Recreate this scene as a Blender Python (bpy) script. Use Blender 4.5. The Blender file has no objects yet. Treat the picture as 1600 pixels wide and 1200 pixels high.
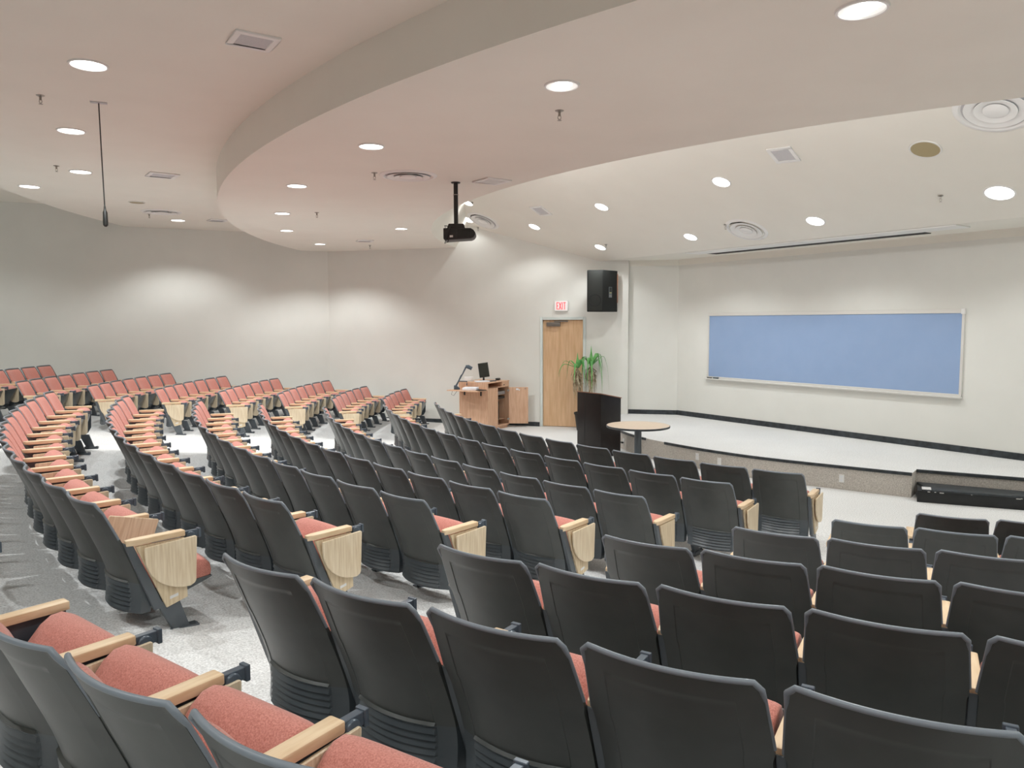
import bpy, bmesh, math, random
import numpy as np
from mathutils import Vector, Matrix

random.seed(7)
PI = math.pi
H = 2.42                                   # eye height above the lower floor

# ------------------------------------------------------------------ camera
cam_d = bpy.data.cameras.new('camera')
cam = bpy.data.objects.new('camera', cam_d)
bpy.context.scene.collection.objects.link(cam)
cam_d.sensor_width = 36.0
cam_d.lens = 36.0 * 1181.76 / 1600.0
cam_d.clip_start = 0.05
cam.location = (0, 0, H)
cam.rotation_euler = (Matrix.Rotation(PI / 2 - 0.08147, 3, 'X') @ Matrix.Rotation(-0.00389, 3, 'Z')).to_euler()
bpy.context.scene.camera = cam

# ------------------------------------------------------------------ world + exposure
world = bpy.data.worlds.new('world')
world.use_nodes = True
world.node_tree.nodes['Background'].inputs[0].default_value = (0.8, 0.85, 0.9, 1)
world.node_tree.nodes['Background'].inputs[1].default_value = 0.05
bpy.context.scene.world = world
vs = bpy.context.scene.view_settings
vs.view_transform = 'Standard'
vs.look = 'None'
vs.gamma = 1.0
vs.use_curve_mapping = False
vs.exposure = 0.06
cy = bpy.context.scene.cycles
cy.max_bounces = 10
cy.diffuse_bounces = 8
cy.glossy_bounces = 3
cy.sample_clamp_indirect = 6.0
cy.use_denoising = True
SPOT_W = 170.0                              # watts of each ceiling can
COVE_W = 9.0                               # watts of each strip behind the lip
SPOT_COL = (0.97, 1.0, 0.99)

C = bpy.context.scene.collection

# ------------------------------------------------------------------ helpers
def link(o, parent=None):
    C.objects.link(o)
    if parent is not None:
        o.parent = parent
    return o

def tag(o, label=None, cat=None, group=None, kind=None):
    if label: o['label'] = label
    if cat: o['category'] = cat
    if group: o['group'] = group
    if kind: o['kind'] = kind
    return o

def empty(name, loc, rz=0.0, rot=None):
    o = bpy.data.objects.new(name, None)
    o.empty_display_size = 0.1
    o.location = loc
    o.rotation_euler = rot if rot is not None else (0, 0, rz)
    return link(o)

class MB:
    """collects simple solids and links them as one mesh"""
    def __init__(s):
        s.v = []; s.f = []
    def add(s, vs_, fs_):
        b = len(s.v)
        s.v += [tuple(x) for x in vs_]
        s.f += [tuple(i + b for i in f) for f in fs_]
        return s
    def box(s, x0, x1, y0, y1, z0, z1, M=None):
        v = [(x0, y0, z0), (x1, y0, z0), (x1, y1, z0), (x0, y1, z0), (x0, y0, z1), (x1, y0, z1), (x1, y1, z1), (x0, y1, z1)]
        if M is not None: v = [tuple(M @ Vector(p)) for p in v]
        return s.add(v, [(0, 3, 2, 1), (4, 5, 6, 7), (0, 1, 5, 4), (1, 2, 6, 5), (2, 3, 7, 6), (3, 0, 4, 7)])
    def prism(s, poly, a0, a1, axis='z', M=None):
        n = len(poly)
        def mk(p, a):
            if axis == 'z': return (p[0], p[1], a)
            if axis == 'x': return (a, p[0], p[1])
            return (p[0], a, p[1])
        v = [mk(p, a0) for p in poly] + [mk(p, a1) for p in poly]
        if M is not None: v = [tuple(M @ Vector(p)) for p in v]
        f = [tuple(range(n))[::-1], tuple(range(n, 2 * n))]
        for i in range(n):
            j = (i + 1) % n
            f.append((i, j, n + j, n + i))
        return s.add(v, f)
    def tube(s, pts, r, n=10, cap=True):
        pts = [Vector(p) for p in pts]
        rs = r if isinstance(r, (list, tuple)) else [r] * len(pts)
        rings = []
        up = None
        for i, p in enumerate(pts):
            a = pts[max(i - 1, 0)]; b = pts[min(i + 1, len(pts) - 1)]
            d = (b - a).normalized()
            if up is None:
                up = Vector((0, 0, 1)) if abs(d.z) < 0.9 else Vector((1, 0, 0))
            x = d.cross(up).normalized(); y = x.cross(d).normalized()
            up = y
            rings.append([p + (x * math.cos(2 * PI * k / n) + y * math.sin(2 * PI * k / n)) * rs[i] for k in range(n)])
        v = [q for rr in rings for q in rr]
        f = []
        for i in range(len(rings) - 1):
            for k in range(n):
                k2 = (k + 1) % n
                f.append((i * n + k, i * n + k2, (i + 1) * n + k2, (i + 1) * n + k))
        if cap:
            f.append(tuple(range(n))[::-1]); f.append(tuple((len(rings) - 1) * n + k for k in range(n)))
        return s.add(v, f)
    def lathe(s, prof, n=32, M=None, closed=False):
        v = []; f = []
        for (r, z) in prof:
            for k in range(n):
                a = 2 * PI * k / n
                v.append((r * math.cos(a), r * math.sin(a), z))
        m = len(prof)
        rng = range(m) if closed else range(m - 1)
        for i in rng:
            for k in range(n):
                k2 = (k + 1) % n; i2 = (i + 1) % m
                f.append((i * n + k, i * n + k2, i2 * n + k2, i2 * n + k))
        if M is not None: v = [tuple(M @ Vector(p)) for p in v]
        return s.add(v, f)
    def mesh(s, name, mat, smooth=False, bevel=0, seg=2, angle=35):
        me = bpy.data.meshes.new(name)
        me.from_pydata(s.v, [], s.f)
        me.materials.append(mat)
        bm = bmesh.new(); bm.from_mesh(me)
        bmesh.ops.remove_doubles(bm, verts=bm.verts, dist=1e-6)
        bmesh.ops.recalc_face_normals(bm, faces=bm.faces)
        if bevel > 0:
            ed = [e for e in bm.edges if len(e.link_faces) == 2 and e.calc_face_angle(0) > math.radians(30)]
            bmesh.ops.bevel(bm, geom=ed, offset=bevel, segments=seg, profile=0.5, affect='EDGES', clamp_overlap=True)
        bm.to_mesh(me); bm.free()
        if smooth or bevel > 0:
            me.polygons.foreach_set('use_smooth', [True] * len(me.polygons))
            me.set_sharp_from_angle(angle=math.radians(angle))
        me.update()
        return me
    def build(s, name, mat, parent=None, smooth=False, bevel=0, seg=2, angle=35, loc=None, rot=None):
        o = bpy.data.objects.new(name, s.mesh(name, mat, smooth, bevel, seg, angle))
        if loc is not None: o.location = loc
        if rot is not None: o.rotation_euler = rot
        return link(o, parent)

# ------------------------------------------------------------------ materials
def mat(name, col, rough=0.6, metal=0.0, spec=0.5, emit=None, estr=0.0):
    m = bpy.data.materials.new(name); m.use_nodes = True
    b = m.node_tree.nodes['Principled BSDF']
    b.inputs['Base Color'].default_value = (*col, 1)
    b.inputs['Roughness'].default_value = rough
    b.inputs['Metallic'].default_value = metal
    b.inputs['Specular IOR Level'].default_value = spec
    if emit:
        b.inputs['Emission Color'].default_value = (*emit, 1)
        b.inputs['Emission Strength'].default_value = estr
    return m

def noise_mat(name, c1, c2, scale=60, rough=0.8, bump=0.0, bscale=None, detail=4, stretch=(1, 1, 1), spec=0.4, lo=0.35, hi=0.65, big=None, coords='Object'):
    m = mat(name, c1, rough, spec=spec)
    nt = m.node_tree; N = nt.nodes; L = nt.links
    b = N['Principled BSDF']
    tc = N.new('ShaderNodeTexCoord'); mp = N.new('ShaderNodeMapping')
    mp.inputs['Scale'].default_value = stretch
    L.new(tc.outputs[coords], mp.inputs[0])
    no = N.new('ShaderNodeTexNoise'); no.inputs['Scale'].default_value = scale; no.inputs['Detail'].default_value = detail
    L.new(mp.outputs[0], no.inputs['Vector'])
    cr = N.new('ShaderNodeValToRGB')
    cr.color_ramp.elements[0].position = lo; cr.color_ramp.elements[0].color = (*c1, 1)
    cr.color_ramp.elements[1].position = hi; cr.color_ramp.elements[1].color = (*c2, 1)
    L.new(no.outputs['Fac'], cr.inputs[0])
    out = cr.outputs[0]
    if big:
        n2 = N.new('ShaderNodeTexNoise'); n2.inputs['Scale'].default_value = big[0]; n2.inputs['Detail'].default_value = 3
        L.new(tc.outputs[coords], n2.inputs['Vector'])
        mr = N.new('ShaderNodeMapRange'); mr.inputs[1].default_value = 0.3; mr.inputs[2].default_value = 0.7
        mr.inputs[3].default_value = 1 - big[1]; mr.inputs[4].default_value = 1 + big[1] * 0.5
        L.new(n2.outputs['Fac'], mr.inputs[0])
        mx = N.new('ShaderNodeVectorMath'); mx.operation = 'SCALE'
        L.new(out, mx.inputs[0]); L.new(mr.outputs[0], mx.inputs['Scale'])
        out = mx.outputs[0]
    L.new(out, b.inputs['Base Color'])
    if bump > 0:
        bn = N.new('ShaderNodeBump'); bn.inputs['Strength'].default_value = bump; bn.inputs['Distance'].default_value = 0.003
        nb = no
        if bscale:
            nb = N.new('ShaderNodeTexNoise'); nb.inputs['Scale'].default_value = bscale; nb.inputs['Detail'].default_value = 3
            L.new(mp.outputs[0], nb.inputs['Vector'])
        L.new(nb.outputs['Fac'], bn.inputs['Height']); L.new(bn.outputs[0], b.inputs['Normal'])
    return m

def wood_mat(name, c1, c2, axis=(8, 8, 1), scale=6, rough=0.45):
    return noise_mat(name, c1, c2, scale=scale, rough=rough, stretch=axis, detail=5, lo=0.3, hi=0.7, bump=0.05)

M = {}
M['wall'] = noise_mat('wall_paint', (0.735, 0.735, 0.70), (0.755, 0.755, 0.72), scale=2.0, rough=0.85, spec=0.2)
M['ceiling'] = noise_mat('ceiling_paint', (0.79, 0.77, 0.71), (0.81, 0.79, 0.73), scale=1.5, rough=0.9, spec=0.15)
M['carpet'] = noise_mat('carpet', (0.50, 0.50, 0.495), (0.86, 0.865, 0.865), scale=85, rough=0.95, spec=0.05, bump=0.25, lo=0.3, hi=0.66, detail=6, big=(0.6, 0.08))
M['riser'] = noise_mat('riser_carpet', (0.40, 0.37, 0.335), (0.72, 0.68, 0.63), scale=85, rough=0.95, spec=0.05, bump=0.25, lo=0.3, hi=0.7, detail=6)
M['shell'] = noise_mat('shell_plastic', (0.050, 0.055, 0.052), (0.062, 0.067, 0.064), scale=8, rough=0.38, spec=0.65, bump=0.06, bscale=260)
M['fabric'] = noise_mat('salmon_fabric', (0.46, 0.165, 0.13), (0.68, 0.30, 0.25), scale=190, rough=0.95, spec=0.1, bump=0.35, detail=3, lo=0.3, hi=0.7)
for _n in M['fabric'].node_tree.nodes:
    if _n.type == 'BSDF_PRINCIPLED':
        _n.inputs['Sheen Weight'].default_value = 0.25; _n.inputs['Sheen Roughness'].default_value = 0.5
M['shell_low'] = noise_mat('shell_lower_plastic', (0.062, 0.074, 0.084), (0.075, 0.088, 0.098), scale=8, rough=0.35, spec=0.6)
M['metal'] = mat('dark_metal', (0.06, 0.075, 0.09), 0.35, 0.0, 0.6)
M['metal_l'] = mat('grey_metal', (0.17, 0.20, 0.23), 0.35, 0.3, 0.6)
M['pan'] = mat('seat_pan_plastic', (0.075, 0.085, 0.09), 0.22, 0.0, 0.6)
M['arm'] = wood_mat('arm_oak', (0.68, 0.48, 0.29), (0.86, 0.69, 0.48), axis=(10, 1, 10), scale=5)
M['lam'] = wood_mat('panel_laminate', (0.60, 0.46, 0.29), (0.80, 0.67, 0.48), axis=(14, 14, 0.8), scale=6)
M['tab'] = wood_mat('tablet_laminate', (0.66, 0.52, 0.35), (0.84, 0.72, 0.54), axis=(14, 14, 0.8), scale=6)
M['door'] = wood_mat('door_veneer', (0.62, 0.39, 0.22), (0.76, 0.52, 0.33), axis=(7, 7, 0.7), scale=3)
M['desk'] = wood_mat('desk_veneer', (0.57, 0.34, 0.22), (0.70, 0.46, 0.32), axis=(7, 7, 0.9), scale=4)
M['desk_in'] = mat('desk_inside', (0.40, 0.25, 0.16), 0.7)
M['frame'] = mat('door_frame_paint', (0.62, 0.67, 0.65), 0.5)
M['white'] = mat('white_paint', (0.80, 0.80, 0.79), 0.5)
M['alu'] = mat('board_frame', (0.74, 0.73, 0.70), 0.4, 0.2)
M['board'] = noise_mat('board_blue', (0.285, 0.40, 0.62), (0.30, 0.415, 0.635), scale=3, rough=0.35, spec=0.4)
M['black'] = mat('black_plastic', (0.018, 0.019, 0.018), 0.45)
M['rubber'] = noise_mat('black_rubber', (0.022, 0.026, 0.03), (0.05, 0.06, 0.068), scale=12, rough=0.45)
M['worn'] = noise_mat('worn_black_step', (0.012, 0.013, 0.013), (0.02, 0.021, 0.022), scale=6, rough=0.4, detail=8)
M['lectern'] = noise_mat('lectern_black', (0.010, 0.007, 0.007), (0.016, 0.012, 0.011), scale=5, rough=0.35, spec=0.3)
M['brown'] = mat('brown_edge', (0.26, 0.12, 0.07), 0.5)
M['table'] = noise_mat('table_laminate', (0.66, 0.53, 0.41), (0.70, 0.57, 0.45), scale=20, rough=0.4)
M['grille'] = noise_mat('grille_white', (0.50, 0.50, 0.52), (0.60, 0.60, 0.62), scale=300, rough=0.7)
M['dark'] = mat('duct_dark', (0.03, 0.03, 0.03), 0.9)
M['steel'] = mat('sprinkler_steel', (0.35, 0.33, 0.30), 0.3, 0.9)
M['gold'] = mat('gold_reflector', (0.42, 0.33, 0.18), 0.3, 0.7)
M['lamp'] = mat('lamp_glow', (1, 1, 1), 0.5, emit=(1.0, 0.985, 0.95), estr=6.0)
M['lampdim'] = mat('lamp_reflector', (0.80, 0.82, 0.80), 0.3, 0.3, emit=(1.0, 0.99, 0.95), estr=0.5)
M['exit_face'] = mat('exit_face', (0.85, 0.82, 0.82), 0.5, emit=(1.0, 0.9, 0.9), estr=0.15)
M['exit_red'] = mat('exit_red', (0.75, 0.07, 0.09), 0.5, emit=(1.0, 0.08, 0.10), estr=0.5)
M['leaf'] = noise_mat('leaf_green', (0.07, 0.30, 0.07), (0.20, 0.50, 0.16), scale=8, rough=0.5)
M['dry'] = noise_mat('dry_leaf', (0.26, 0.19, 0.11), (0.55, 0.47, 0.34), scale=20, rough=0.8)
M['soil'] = mat('soil', (0.05, 0.035, 0.025), 0.95)
M['screen'] = mat('screen_off', (0.022, 0.023, 0.018), 0.15)
M['closer'] = mat('closer_bronze', (0.17, 0.15, 0.13), 0.5, 0.2)
M['speaker'] = noise_mat('speaker_carpet', (0.010, 0.011, 0.011), (0.022, 0.024, 0.023), scale=160, rough=0.85, bump=0.2)
M['sgrille'] = noise_mat('speaker_grille', (0.014, 0.016, 0.014), (0.03, 0.033, 0.03), scale=260, rough=0.6)
M['visual'] = mat('visualiser_grey', (0.06, 0.085, 0.11), 0.4)
M['paper'] = mat('paper', (0.78, 0.79, 0.83), 0.8)
M['device'] = mat('rack_device', (0.30, 0.30, 0.31), 0.4, 0.4)
M['yellow'] = mat('yellow_tape', (0.6, 0.5, 0.15), 0.5)

# ------------------------------------------------------------------ plan geometry
def circ(c, r, a): return Vector((c[0] + r * math.cos(a), c[1] + r * math.sin(a)))
def rad(d): return d * PI / 180
OUT_C, OUT_R = (10.59, 16.71), 15.86       # rear edge of the hung ceiling
INN_C, INN_R = (9.21, 15.64), 10.79        # front edge of the hung ceiling
BIG_C, BIG_R = (10.5, 16.6), 19.12         # edge between the two rear levels
Z2, Z1, Z0 = H + 1.76, H + 2.16, H + 2.57
ND = Vector((0.82664, 0.56273)); ED = Vector((0.56273, -0.82664))
NCR, GR, HF = 11.277, 0.4451, 1.358        # crease, slope, flat height of the front ceiling
def front_h(x, y): return H + min(HF + GR * max(0.0, NCR - (ND.x * x + ND.y * y)), 3.0)

K = Vector((-4.558, 18.928))               # corner between side wall and rear-left wall
WB0, WB1 = K, Vector((2.60, 16.949))       # side wall with the door
UB = (WB1 - WB0).normalized(); NB = Vector((UB.y, -UB.x))       # NB points into the room
S0, S1 = Vector((2.463, 17.13)), Vector((3.691, 16.838))          # short stage wall
W1 = Vector((11.6, 16.838 - (11.6 - 3.691) * 1.469))            # board wall end
A1 = K + Vector((-1, -0.45)) * 9.5         # rear-left wall end

def wall(name, pts, z0, z1, m=None, t=0.12, flip=False):
    """a wall of real thickness along a plan polyline (a, b), room side on the left of a->b unless flip"""
    a, b = Vector(pts[0]), Vector(pts[1])
    d = (b - a).normalized(); n = Vector((-d.y, d.x))
    if flip: n = -n
    q = [a, b, b - n * t, a - n * t]
    o = MB().prism([tuple(p) for p in q], z0, z1).build(name, m or M['wall'])
    return tag(o, kind='structure')

TOP = 5.7
wall('wall_left', (A1, K), -0.3, TOP, flip=True)
# side wall with door opening (u measured along the wall from K)
def WBp(u, off=0.0): return WB0 + UB * u + NB * off
def u_of(x, y): return (Vector((x, y)) - WB0).dot(UB)
DU0, DU1 = u_of(0.713, 17.47), u_of(1.620, 17.22)
DZ = 2.47
LB = (WB1 - WB0).length
mb = MB()
def wbox(mb, u0, u1, z0, z1, o0=-0.12, o1=0.0):
    q = [WBp(u0, o1), WBp(u1, o1), WBp(u1, o0), WBp(u0, o0)]
    mb.prism([tuple(p) for p in q], z0, z1)
wbox(mb, 0, DU0, -0.1, TOP); wbox(mb, DU1, LB, -0.1, TOP); wbox(mb, DU0, DU1, DZ, TOP)
tag(mb.build('wall_back', M['wall']), kind='structure')
# short stage wall and return, board wall
wall('wall_stage', (S0, S1), 0.0, TOP, flip=True)
mb = MB(); mb.prism([tuple(S0), tuple(S0 + Vector((0.13, -0.03))), tuple(S0 + Vector((0.20, 0.4))), tuple(S0 + Vector((0.05, 0.4)))], 0.0, TOP)
tag(mb.build('wall_return', M['wall']), kind='structure')
wall('wall_front', (S1, W1), 0.0, TOP, flip=True)
# unseen closing walls
wall('wall_right_unseen', (W1, Vector((13.0, -5.0))), -0.3, TOP, flip=True)
wall('wall_rear_unseen', (Vector((13.0, -5.0)), Vector((-14.5, -5.0))), -0.3, TOP, flip=True)
wall('wall_far_left_unseen', (Vector((-14.5, -5.0)), A1), -0.3, TOP, flip=True)

# ------------------------------------------------------------------ ceiling
def grid_mesh(name, rows, m, smooth=True, angle=30):
    mb = MB(); n = len(rows[0]); v = [p for r in rows for p in r]; f = []
    for i in range(len(rows) - 1):
        for j in range(n - 1):
            f.append((i * n + j, i * n + j + 1, (i + 1) * n + j + 1, (i + 1) * n + j))
    mb.add(v, f)
    return mb.build(name, m, smooth=smooth, angle=angle)
NS = 120
outA = [rad(162 + (282 - 162) * i / NS) for i in range(NS + 1)]
innA = [rad(158 + (292 - 158) * i / NS) for i in range(NS + 1)]
outer = [circ(OUT_C, OUT_R, a) for a in outA]
inner = [circ(INN_C, INN_R, a) for a in innA]
big = [circ(BIG_C, BIG_R, rad(155 + (290 - 155) * i / NS)) for i in range(NS + 1)]
far = [circ(BIG_C, 36.0, rad(155 + (290 - 155) * i / NS)) for i in range(NS + 1)]
# hung annulus with its curved rear fascia
o = grid_mesh('ceiling_hung', [[(*p, Z1) for p in outer], [(*p, Z2) for p in outer], [(*p, Z2) for p in inner]], M['ceiling'])
tag(o, kind='structure')
o = grid_mesh('ceiling_rear', [[(*p, Z1) for p in outer], [(*p, Z1) for p in big], [(*p, Z0) for p in big]], M['ceiling'])
tag(o, kind='structure')
def clampp(p): return (max(-15.5, min(14, p.x)), max(-6, min(21, p.y)), Z0)
mbx = MB(); mbx.add([(*p, Z0) for p in big] + [clampp(p) for p in far], [(i, i + 1, NS + 2 + i, NS + 1 + i) for i in range(NS)])
tag(mbx.build('ceiling_far', M['ceiling']), kind='structure')
# front ceiling: tilted fascia, slope, flat strip to the board wall
r0 = []; r1 = []; r2 = []; r3 = []; r4 = []
for a in innA:
    p0 = circ(INN_C, INN_R, a); r0.append((*p0, Z2))
    r = INN_R - 0.33
    for it in range(8):
        q = circ(INN_C, r, a); r = INN_R - 0.62 * (front_h(q.x, q.y) - Z2)
    q = circ(INN_C, r, a); r1.append((*q, front_h(q.x, q.y)))
    n = ND.dot(q); n1 = max(n, 7.59)
    q1 = q + ND * (n1 - n); r2.append((*q1, front_h(q1.x, q1.y)))
    q2 = q + ND * (max(n, NCR) - n); r3.append((*q2, front_h(q2.x, q2.y)))
    q3 = q + ND * (12.62 - n); r4.append((*q3, H + HF))
o = grid_mesh('ceiling_front', [r0, r1, r2, r3, r4], M['ceiling'], angle=12)
tag(o, kind='structure')
# thin raised strips in the ceiling colour along the top of the stage walls
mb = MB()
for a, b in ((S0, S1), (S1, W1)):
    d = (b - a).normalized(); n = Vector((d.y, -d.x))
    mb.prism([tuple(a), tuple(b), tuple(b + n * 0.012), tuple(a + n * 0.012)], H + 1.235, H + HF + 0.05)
tag(mb.build('wall_top_strip', M['ceiling']), kind='structure')

# ------------------------------------------------------------------ seating plan
BL = {
 'mid':   dict(c=(7.7766, 15.2407), lat=-0.0092, R=[16.03, 14.98, 14.042, 13.084, 12.202, 11.216, 10.204, 9.296],
               h=[0.863, 1.015, 1.115, 1.241, 1.34, 1.463, 1.481, 1.502], t=[3.943, 3.938, 3.9632, 3.9796, 4.009, 4.0311, 4.0628, 4.1024],
               rng=[(0, 13)] * 8, sg=-1),
 'near':  dict(c=(8.0104, 15.0743), lat=-0.0166, R=[16.025, 15.141, 14.234, 13.302, 12.334, 10.928, 10.111, 9.182],
               h=[0.873, 0.944, 1.062, 1.173, 1.289, 1.511, 1.58, 1.58], t=[4.1011, 4.0595, 4.0843, 4.1125, 4.1456, 4.178, 4.2309, 4.28],
               rng=[(-2, 3), (0, 5), (0, 5), (0, 4), (0, 3), (0, 3), (0, 2), None], sg=1),
 'far':   dict(c=(6.4385, 16.25), lat=0.0035, R=[16.15, 15.295, 14.302, 13.233, 12.11, 11.084, 10.068, 9.095],
               h=[0.858, 0.994, 1.12, 1.221, 1.291, 1.381, 1.503, 1.56], t=[3.2636, 3.363, 3.3367, 3.3219, 3.3211, 3.2972, 3.2899, 3.2577],
               rng=[(-3, 2), (0, 6), (0, 6), (0, 6), (0, 6), (0, 6), (0, 5), (0, 4)], sg=-1),
}
def seat_pose(b, i, k):
    B = BL[b]; R = B['R'][i]
    a = B['t'][i] + B['sg'] * k * 0.56 / R
    am = a + (0.25 / R if b != 'far' else -0.25 / R)
    h = B['h'][i] + B['lat'] * k * 0.56
    x = B['c'][0] + R * math.cos(am); y = B['c'][1] + R * math.sin(am)
    return x, y, H - h - 0.84, am, R
# floor heights from the seats' feet
SP = []
for b, B in BL.items():
    for i in range(8):
        lo, hi = {'mid': (0, 13), 'near': (-3, 8), 'far': (-3, 9)}[b]
        for k in range(lo, hi + 1):
            x, y, z, am, R = seat_pose(b, i, k)
            SP.append((x - 0.41 * math.cos(am), y - 0.41 * math.sin(am), max(z, 0.0), 1.0))
    am0 = {'mid': (195, 240), 'near': (238, 285), 'far': (150, 196)}[b]
    for d in np.arange(am0[0], am0[1], 3.0):
        a = rad(d)
        for r in list(np.arange(0.5, 7.0, 0.6)) + [7.3, 7.6, 7.9]:
            SP.append((B['c'][0] + r * math.cos(a), B['c'][1] + r * math.sin(a), 0.0, 1.0))
        z0 = H - B['h'][0] - 0.84
        for r in (16.6, 17.2, 18.0, 19, 20, 21, 22, 23.5):
            SP.append((B['c'][0] + r * math.cos(a), B['c'][1] + r * math.sin(a), z0, 1.0))
for x in np.arange(-2.2, 4, 0.5):
    for y in np.arange(16.2, 18.6, 0.4):
        if x > -1.6: SP.append((x, y, 0.0, 1.0))
for x in np.arange(3, 13, 0.7):
    for y in np.arange(6.6, 17, 0.7):
        if math.hypot(x - 8.0, y - 15.1) < 8.2: SP.append((x, y, 0.0, 1.0))
SP = np.array(SP)
def floor_z(x, y, s=0.42):
    d2 = (SP[:, 0] - x) ** 2 + (SP[:, 1] - y) ** 2
    s2 = s
    for _ in range(6):
        w = np.exp(-d2 / (2 * s2 * s2))
        if w.sum() > 1.2: break
        s2 *= 1.6
    W = w.sum() + 1e-9
    A = np.stack([np.ones(len(SP)), SP[:, 0] - x, SP[:, 1] - y], 1)
    G = (A * w[:, None]).T @ A + np.diag([0, 0.05 * W, 0.05 * W]) + np.eye(3) * 1e-9
    c = np.linalg.solve(G, (A * w[:, None]).T @ SP[:, 2])
    return float(min(max(c[0], 0.0), 0.75))
xs = np.arange(-15.0, 13.6, 0.28); ys = np.arange(-5.4, 20.2, 0.28)
rows = [[(float(x), float(y), floor_z(x, y)) for x in xs] for y in ys]
tag(grid_mesh('floor', rows, M['carpet'], angle=60), kind='structure')

# ------------------------------------------------------------------ auditorium seat meshes (local: +y faces the stage, +x is the sitter's right)
CZ = [0.15, 0.25, 0.33, 0.45, 0.59, 0.72, 0.84]
CY = [0.212, 0.222, 0.212, 0.172, 0.112, 0.055, 0.0]
def ysh(z): return float(np.interp(z, CZ, CY))
def hw(z): return float(np.interp(z, [0.15, 0.33, 0.575, 0.60, 0.82, 0.84], [0.256, 0.259, 0.260, 0.267, 0.250, 0.247]))
def bow(z): return float(np.interp(z, [0.15, 0.4, 0.84], [0.075, 0.062, 0.050]))
def smooth_interp():
    zz = np.linspace(0.15, 0.84, 60); yy = np.interp(zz, CZ, CY)
    k = np.array([1, 4, 6, 4, 1]) / 16.0
    for _ in range(10):
        yp = np.concatenate([[2 * yy[0] - yy[2], 2 * yy[0] - yy[1]], yy, [2 * yy[-1] - yy[-2], 2 * yy[-1] - yy[-3]]])
        yy = np.convolve(yp, k, 'valid')
    return zz, yy
ZZ, YY = smooth_interp()
def ysh(z): return float(np.interp(z, ZZ, YY))

def shell_mesh():
    us = [-1, -0.985, -0.94, -0.86, -0.745, -0.73, -0.715, -0.6, -0.45, -0.3, -0.15, 0, 0.15, 0.3, 0.45, 0.6, 0.715, 0.73, 0.745, 0.86, 0.94, 0.985, 1]
    zs = [0.150]
    for i in range(6):
        b = 0.162 + i * 0.027
        zs += [b, b + 0.004, b + 0.025]
    zs = sorted(set([round(z, 4) for z in zs])) + [0.334, 0.342, 0.38, 0.44, 0.50, 0.56, 0.576, 0.598, 0.64, 0.70, 0.75, 0.765, 0.772, 0.78, 0.81, 0.83, 0.838, 0.84]
    def disp(u, z):
        d = 0.0; au = abs(u)
        if z < 0.335 and au < 0.735:
            if z > 0.16:
                ph = ((z - 0.162) % 0.027) / 0.027
                d = 0.013 * (1 - ph) if ph > 0.1 else 0.0
            d += 0.002
        elif z >= 0.335 and z < 0.770 and au < 0.725:
            d = -0.0035
        return d
    rear = []; front = []
    T = 0.016
    for z in zs:
        rr = []; ff = []
        for u in us:
            au = abs(u); zt = z
            x = u * hw(z)
            if z > 0.80:
                cr = max(0.0, (au - 0.92) / 0.08)
                zt = z - 0.018 * cr ** 2 * ((z - 0.80) / 0.04)
                x = u * (hw(z))
            y = ysh(z) - bow(z) * (1 - u * u)
            rr.append((x, y - disp(u, z) - T / 2, zt)); ff.append((x, y + T / 2 + (0.040 if (au > 0.96 and z < 0.59) else 0.0), zt))
        rear.append(rr); front.append(ff)
    mb = MB(); n = len(us); m = len(zs)
    v = [p for r in rear for p in r] + [p for r in front for p in r]; f = []
    o = n * m
    for i in range(m - 1):
        for j in range(n - 1):
            f.append((i * n + j, i * n + j + 1, (i + 1) * n + j + 1, (i + 1) * n + j))
            f.append((o + i * n + j, o + (i + 1) * n + j, o + (i + 1) * n + j + 1, o + i * n + j + 1))
    for i in range(m - 1):
        f.append((i * n, (i + 1) * n, o + (i + 1) * n, o + i * n))
        f.append((i * n + n - 1, o + i * n + n - 1, o + (i + 1) * n + n - 1, (i + 1) * n + n - 1))
    for j in range(n - 1):
        f.append((j, o + j, o + j + 1, j + 1))
        a = (m - 1) * n + j
        f.append((a, a + 1, o + a + 1, o + a))
    mb.add(v, f)
    me = mb.mesh('back_shell', M['shell'], smooth=True, angle=24)
    me.materials.append(M['shell_low'])
    for p in me.polygons:
        if p.center.z < 0.336: p.material_index = 1
    return me

def rim_mesh():
    """rounded lip along the top and upper sides of the shell"""
    pts = []
    z = 0.60
    while z < 0.80:
        pts.append((-hw(z), ysh(z), z)); z += 0.04
    for u in np.linspace(-1, 1, 25):
        au = abs(u); cr = max(0.0, (au - 0.91) / 0.09)
        zt = 0.841 - 0.020 * cr ** 2
        pts.append((u * 0.250, ysh(0.84) - bow(0.84) * (1 - u * u), zt))
    z = 0.78
    q = []
    while z > 0.59:
        q.append((hw(z), ysh(z), z)); z -= 0.04
    allp = pts + q; nn = len(pts)
    mb = MB(); mb.tube(allp, [0.0065 if (p[2] < 0.80) else 0.0088 for p in allp], n=8)
    return mb.mesh('rim', M['rim'], smooth=True, angle=60)
M['rim'] = mat('shell_rim_highlight', (0.20, 0.23, 0.265), 0.4, 0, 0.5)  # lighter than the shell: the lamps' edge highlight is put into the colour

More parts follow.
